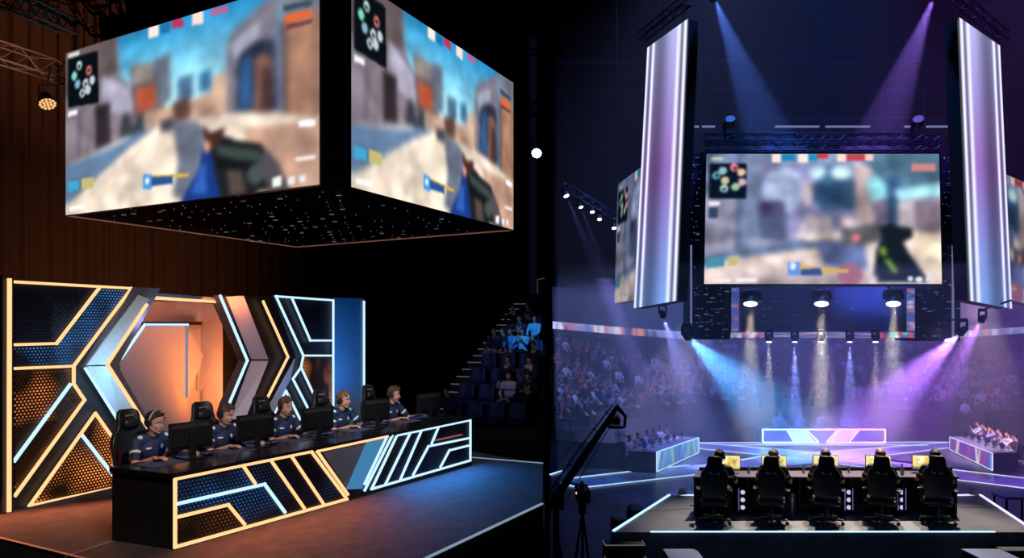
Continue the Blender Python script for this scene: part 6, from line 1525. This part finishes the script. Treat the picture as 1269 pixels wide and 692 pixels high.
# washes over stage and stands
lamp('SPOT', 'left_wash', (8, 19, 21), (.06, .25, 1), 22000, target=(8.5, 27, AZ), spot_size=R(62), spot_blend=1, shadow_soft_size=.4)
lamp('SPOT', 'right_wash', (15, 19, 21), (.38, .12, 1), 24000, target=(17, 27, AZ), spot_size=R(62), spot_blend=1, shadow_soft_size=.4)
lamp('SPOT', 'stand_wash_left', (9, 22, 20), (.34, .38, 1), 26000, target=(3.5, 36, AZ + 2), spot_size=R(60), spot_blend=1, shadow_soft_size=.4)  # stand washes added overhead as general fill for the crowd
lamp('SPOT', 'stand_wash_right', (18, 22, 20), (.45, .26, 1), 16000, target=(25, 36, AZ + 2), spot_size=R(60), spot_blend=1, shadow_soft_size=.4)
lamp('SPOT', 'stand_wash_centre', (12, 24, 20), (.16, .22, 1), 22000, target=(17, 40, AZ + 2), spot_size=R(60), spot_blend=1, shadow_soft_size=.4)
lamp('SPOT', 'haze_backlight', (9.5, 33, 4.0), (.55, .5, 1), 11000, target=atZ(800, 555, AZ), spot_size=R(42), spot_blend=1, shadow_soft_size=.2)  # added spot that brightens the haze at the left
lamp('SPOT', 'roof_wash', (12, 22, 3), (.1, .18, 1), 1500, target=(22, 50, 18), spot_size=R(100), spot_blend=1, shadow_soft_size=.5)
lamp('SPOT', 'analyst_key_left', (9.5, 22, 5), (1, .66, .85), 14000, target=(4.9, 28, AZ + 1), spot_size=R(24), spot_blend=.8, shadow_soft_size=.1)
lamp('SPOT', 'analyst_key_right', (14.5, 22, 5), (1, .66, .85), 14000, target=(19, 28, AZ + 1), spot_size=R(24), spot_blend=.8, shadow_soft_size=.1)

for x_, e_ in ((5.2, 20000), (7.4, 24000), (9.6, 20000)):
    lamp('SPOT', 'platform_key', (x_ + 2.4, 19.4, 12.4), (1, .82, .62), e_, target=((x_ - 7.4) * .75 + 6.0, 12.7, PZ), spot_size=R(17), spot_blend=.8, shadow_soft_size=.08)
lamp('SPOT', 'arena_front_fill', (2.5, 5.0, 7), (.22, .42, 1), 260, target=(6, 13, PZ), spot_size=R(70), spot_blend=1, shadow_soft_size=.6)  # fill added from the viewing side, with no fixture there
# ------------------------------------------------------------------ jib crane, tripod camera, small furniture
M_jib = mat('black jib tube', s8(26, 30, 46), .4, metal=.3)
Yj = 13.0
t = thing('camera_crane', tuple(Vector((atY(689, 620, Yj).x, Yj, AZ))), 'black camera crane arm rising diagonally over the arena floor beside the partition', 'camera crane')
p0, p1 = atY(689, 617, Yj), atY(764, 506, 14.0); mb = MB(); d = (p1 - p0).normalized(); up = Vector((-d.z, 0, d.x)).normalized(); side = d.cross(up)
mb.ring_loft([[p + up * w_ * i + side * w_ * j for i, j in ((-1, -1), (1, -1), (1, 1), (-1, 1))] for p, w_ in ((p0 - d * .25, .062), (p0.lerp(p1, .3), .062), (p1, .042))]); mb.build('boom', M_jib, t)
mb = MB(); mb.tube([p0 + up * .16, p0.lerp(p1, .5) + up * .16, p1 + up * .1], .014, 6); mb.tube([p0 - up * .2, p1 - up * .08], .008, 6)
for k in range(5): q = p0.lerp(p1, .1 + k * .2); mb.tube([q, q + up * .16], .012, 6)
mb.build('control_rod', M_jib, t)
p2, p3 = atY(775, 516, 14.0), atY(774, 529, 14.0); mb = MB(); mb.tube([p1 - d * .05, p1 + up * .03 + d * .03, p2, p3, atY(769, 531, 14)], [.05, .05, .035, .035, .03], 8); mb.build('remote_head', M_jib, t, smooth=True)
mb = MB(); c = atY(762, 521, 14.0); mb.box(c, (.17, .3, .16), bev=.02); mb.lathe([(0, 0), (.055, 0), (.06, .14), (.05, .14), (0, .13)], c + Vector((0, -.05, -.02)), 14, M=Matrix.Rotation(R(-65), 4, 'X')); mb.box(c + Vector((0, 0, -.14)), (.26, .12, .05)); mb.box(c + Vector((-.11, 0, 0)), (.03, .1, .24)); mb.build('camera', M_black, t)
mb = MB(); q = Vector((p0.x, p0.y, AZ)); mb.tube([q, q + Vector((0, 0, p0.z - AZ))], .06, 12); mb.box(q + Vector((0.03, 0, .1)), (.3, .9, .2), bev=.03); mb.build('crane_post', M_jib, t)
mb = MB(); mb.tube([atY(690, 575, 12.9), atY(716, 545, 13.1)], .006, 6); mb.build('tension_cable', M_jib, t)
Yt = 10.6; c = atY(722, 612, Yt)
t = thing('tripod_camera', (c.x, Yt, AZ), 'black broadcast camera on a tall tripod in the dark lower left of the arena', 'camera')
mb = MB(); mb.box(c, (.2, .42, .2), bev=.02); mb.box(c + Vector((0, .05, .14)), (.05, .2, .04)); mb.lathe([(.06, 0), (.075, .18), (.05, .18)], c + Vector((0, .2, 0)), 14, M=Matrix.Rotation(-PI / 2, 4, 'X')); mb.build('camera_body', M_black, t)
mb = MB(); mb.box(c + Vector((-.02, -.25, .02)), (.17, .04, .12)); mb.build('viewfinder', mat('viewfinder grey', s8(60, 66, 90), .4), t)
mb = MB(); mb.ell(atY(715, 611.5, Yt - .1), (.022,) * 3, 10); mb.build('tally_light', emit('tally light', (1, .45, .4), 1.6), t)
mb = MB(); mb.tube([c + Vector((0, 0, -.1)), c + Vector((0, 0, -.3))], .06, 10); mb.build('pan_head', M_black, t)
hub = c + Vector((0, 0, -.28))
for k, (dx, dy) in enumerate(((-.42, -.2), (.32, -.25), (.05, .5))):
    mb = MB(); mb.tube([hub, Vector((c.x + dx, c.y + dy, AZ))], .02, 8); mb.tube([hub.lerp(Vector((c.x + dx, c.y + dy, AZ)), .5) + Vector((.03, 0, 0)), Vector((c.x + dx, c.y + dy, AZ + .02)) + Vector((.02, 0, 0))], .014, 6); mb.build('leg', M_dmetal, t)
mb = MB(); q = hub + Vector((0, 0, -.9)); 
for dx, dy in ((-.42, -.2), (.32, -.25), (.05, .5)): mb.tube([q, hub.lerp(Vector((c.x + dx, c.y + dy, AZ)), .45)], .01, 6)
mb.build('spreader', M_dmetal, t)
c = atY(690, 622, 10.2)
t = thing('control_monitor', (c.x, 10.2, AZ), 'dark operator monitor on a thin stand beside the partition', 'monitor'); mb = MB(); mb.box(c + Vector((.02, 0, 0)), (.17, .04, .25), bev=.01); mb.build('shell', mat('blue black shell', s8(26, 34, 60), .4), t)
mb = MB(); mb.box(c + Vector((.02, -.022, .01)), (.14, .004, .2)); mb.build('display', mat('dark glass display', s8(20, 30, 60), .15), t)
mb = MB(); mb.tube([c + Vector((.02, 0, -.12)), Vector((c.x + .02, 10.2, AZ + .02))], .018, 8); mb.build('pole', M_dmetal, t)
for k, (dx, dy) in enumerate(((.42, -.3), (.3, .3), (-.02, -.3))): mb = MB(); mb.tube([c + Vector((.02, 0, -.5)), Vector((c.x + dx, 10.2 + dy, AZ))], .013, 6); mb.build('leg', M_dmetal, t)
def dome_case(px0, px1, y0, y1, Y, lab, dome):
    a, b = atY(px0, y1, Y), atY(px1, y0, Y); cx_ = (a.x + b.x) / 2; t = thing('covered_equipment', (cx_, Y, AZ), lab, 'equipment', 'covered equipment left of the platform'); w_ = b.x - a.x
    mb = MB(); mb.box((cx_, Y, (AZ + b.z - .1) / 2), (w_ * .9, w_, b.z - .1 - AZ), bev=.03); mb.build('body', M_black, t)
    mb = MB(); mb.ell((cx_, Y, b.z - .12), (w_ / 2, w_ / 2, .14 if dome else .06), 16); mb.build('cover', mat('grey cloth cover', s8(150, 155, 175), .7), t, smooth=True)
dome_case(777, 796, 625, 645, 15.6, 'domed grey covered equipment beside the left platform edge', True); dome_case(757, 776, 636, 645, 15.0, 'low flat covered equipment left of the domed one', False)
p = atY(1257, 615, 16); t = thing('side_table', (p.x, 16, AZ), 'small dark table beside the right edge of the team platform', 'table'); mb = MB(); mb.box((p.x, 16, p.z), (.75, .5, .05), bev=.01); mb.build('tabletop', mat('blue grey tabletop', s8(90, 105, 160), .4), t)
for sx in (-1, 1):
    for sy in (-1, 1): mb = MB(); mb.tube([(p.x + sx * .32, 16 + sy * .2, AZ), (p.x + sx * .32, 16 + sy * .2, p.z)], .025, 8); mb.build('leg', M_dmetal, t)
def rail(p, q, Y, lab):
    a, b = atY(*p, Y), atY(*q, Y); t = thing('crowd_barrier', (a.x, Y, AZ), lab, 'barrier', 'dark barriers before the stands'); mb = MB(); mb.hexa([(a.x, a.y, AZ), (b.x, b.y, AZ), (b.x, b.y + .08, AZ), (a.x, a.y + .08, AZ), (a.x, a.y, a.z), (b.x, b.y, b.z), (b.x, b.y + .08, b.z), (a.x, a.y + .08, a.z)]); mb.build('barrier_panel', mat('dark blue barrier', s8(26, 34, 60), .6), t)
    mb = MB(); mb.bar(a + Vector((0, .04, .02)), b + Vector((0, .04, .02)), .06, .05); mb.build('top_rail', M_dmetal, t)
rail((683, 548), (778, 552), 26.5, 'dark barrier panel between the left stands and the left analyst desk'); rail((1222, 510), (1275, 510), 31.5, 'dark barrier with a pale top rail before the right stands')

# ------------------------------------------------------------------ haze of the arena
mb = MB(); hx = [(pd * 18.6).xy + Vector((.35, 0)), Vector((28, 18.6)), Vector((44, 55)), (pd * 55).xy + Vector((.4, 0))]
lo = [(p.x, p.y, AZ + .04) for p in hx]; hi = [(p.x, p.y, 4.0) for p in hx]; mb.hexa(lo + hi)
m = bpy.data.materials.new('stage haze'); m.use_nodes = True; nt = m.node_tree; nt.nodes.clear(); o_ = nt.nodes.new('ShaderNodeOutputMaterial'); v = nt.nodes.new('ShaderNodeVolumeScatter')
v.inputs['Color'].default_value = (1, 1, 1, 1); v.inputs['Density'].default_value = .028; v.inputs['Anisotropy'].default_value = 0.2
nt.links.new(v.outputs[0], o_.inputs['Volume'])
tc = nt.nodes.new('ShaderNodeTexCoord'); ns = nt.nodes.new('ShaderNodeTexNoise'); ns.inputs['Scale'].default_value = .28; ns.inputs['Detail'].default_value = 3; mr = nt.nodes.new('ShaderNodeMapRange')
mr.inputs[1].default_value = .35; mr.inputs[2].default_value = .7; mr.inputs[3].default_value = .007; mr.inputs[4].default_value = .08
nt.links.new(tc.outputs['Object'], ns.inputs['Vector']); nt.links.new(ns.outputs['Fac'], mr.inputs[0]); nt.links.new(mr.outputs[0], v.inputs['Density'])
o = mb.build('stage_haze', m, None); tag(o, 'drifting smoke haze over the arena stage catching the light beams', 'haze', kind='stuff')
hx2 = [(pd * 20.3).xy + Vector((.35, 0)), Vector((30, 20.3)), Vector((44, 55)), (pd * 55).xy + Vector((.4, 0))]
mb = MB(); mb.hexa([(p.x, p.y, 4.02) for p in hx2] + [(p.x, p.y, 20) for p in hx2]); m2_ = bpy.data.materials.new('thin upper haze'); m2_.use_nodes = True; nt = m2_.node_tree; nt.nodes.clear(); o_ = nt.nodes.new('ShaderNodeOutputMaterial'); v = nt.nodes.new('ShaderNodeVolumeScatter'); v.inputs['Density'].default_value = .0022; v.inputs['Anisotropy'].default_value = .2; v.inputs['Color'].default_value = (1, 1, 1, 1)
nt.links.new(v.outputs[0], o_.inputs['Volume']); o = mb.build('upper_haze', m2_, None); tag(o, 'very thin haze under the arena roof showing the two high beams', 'haze', kind='stuff')
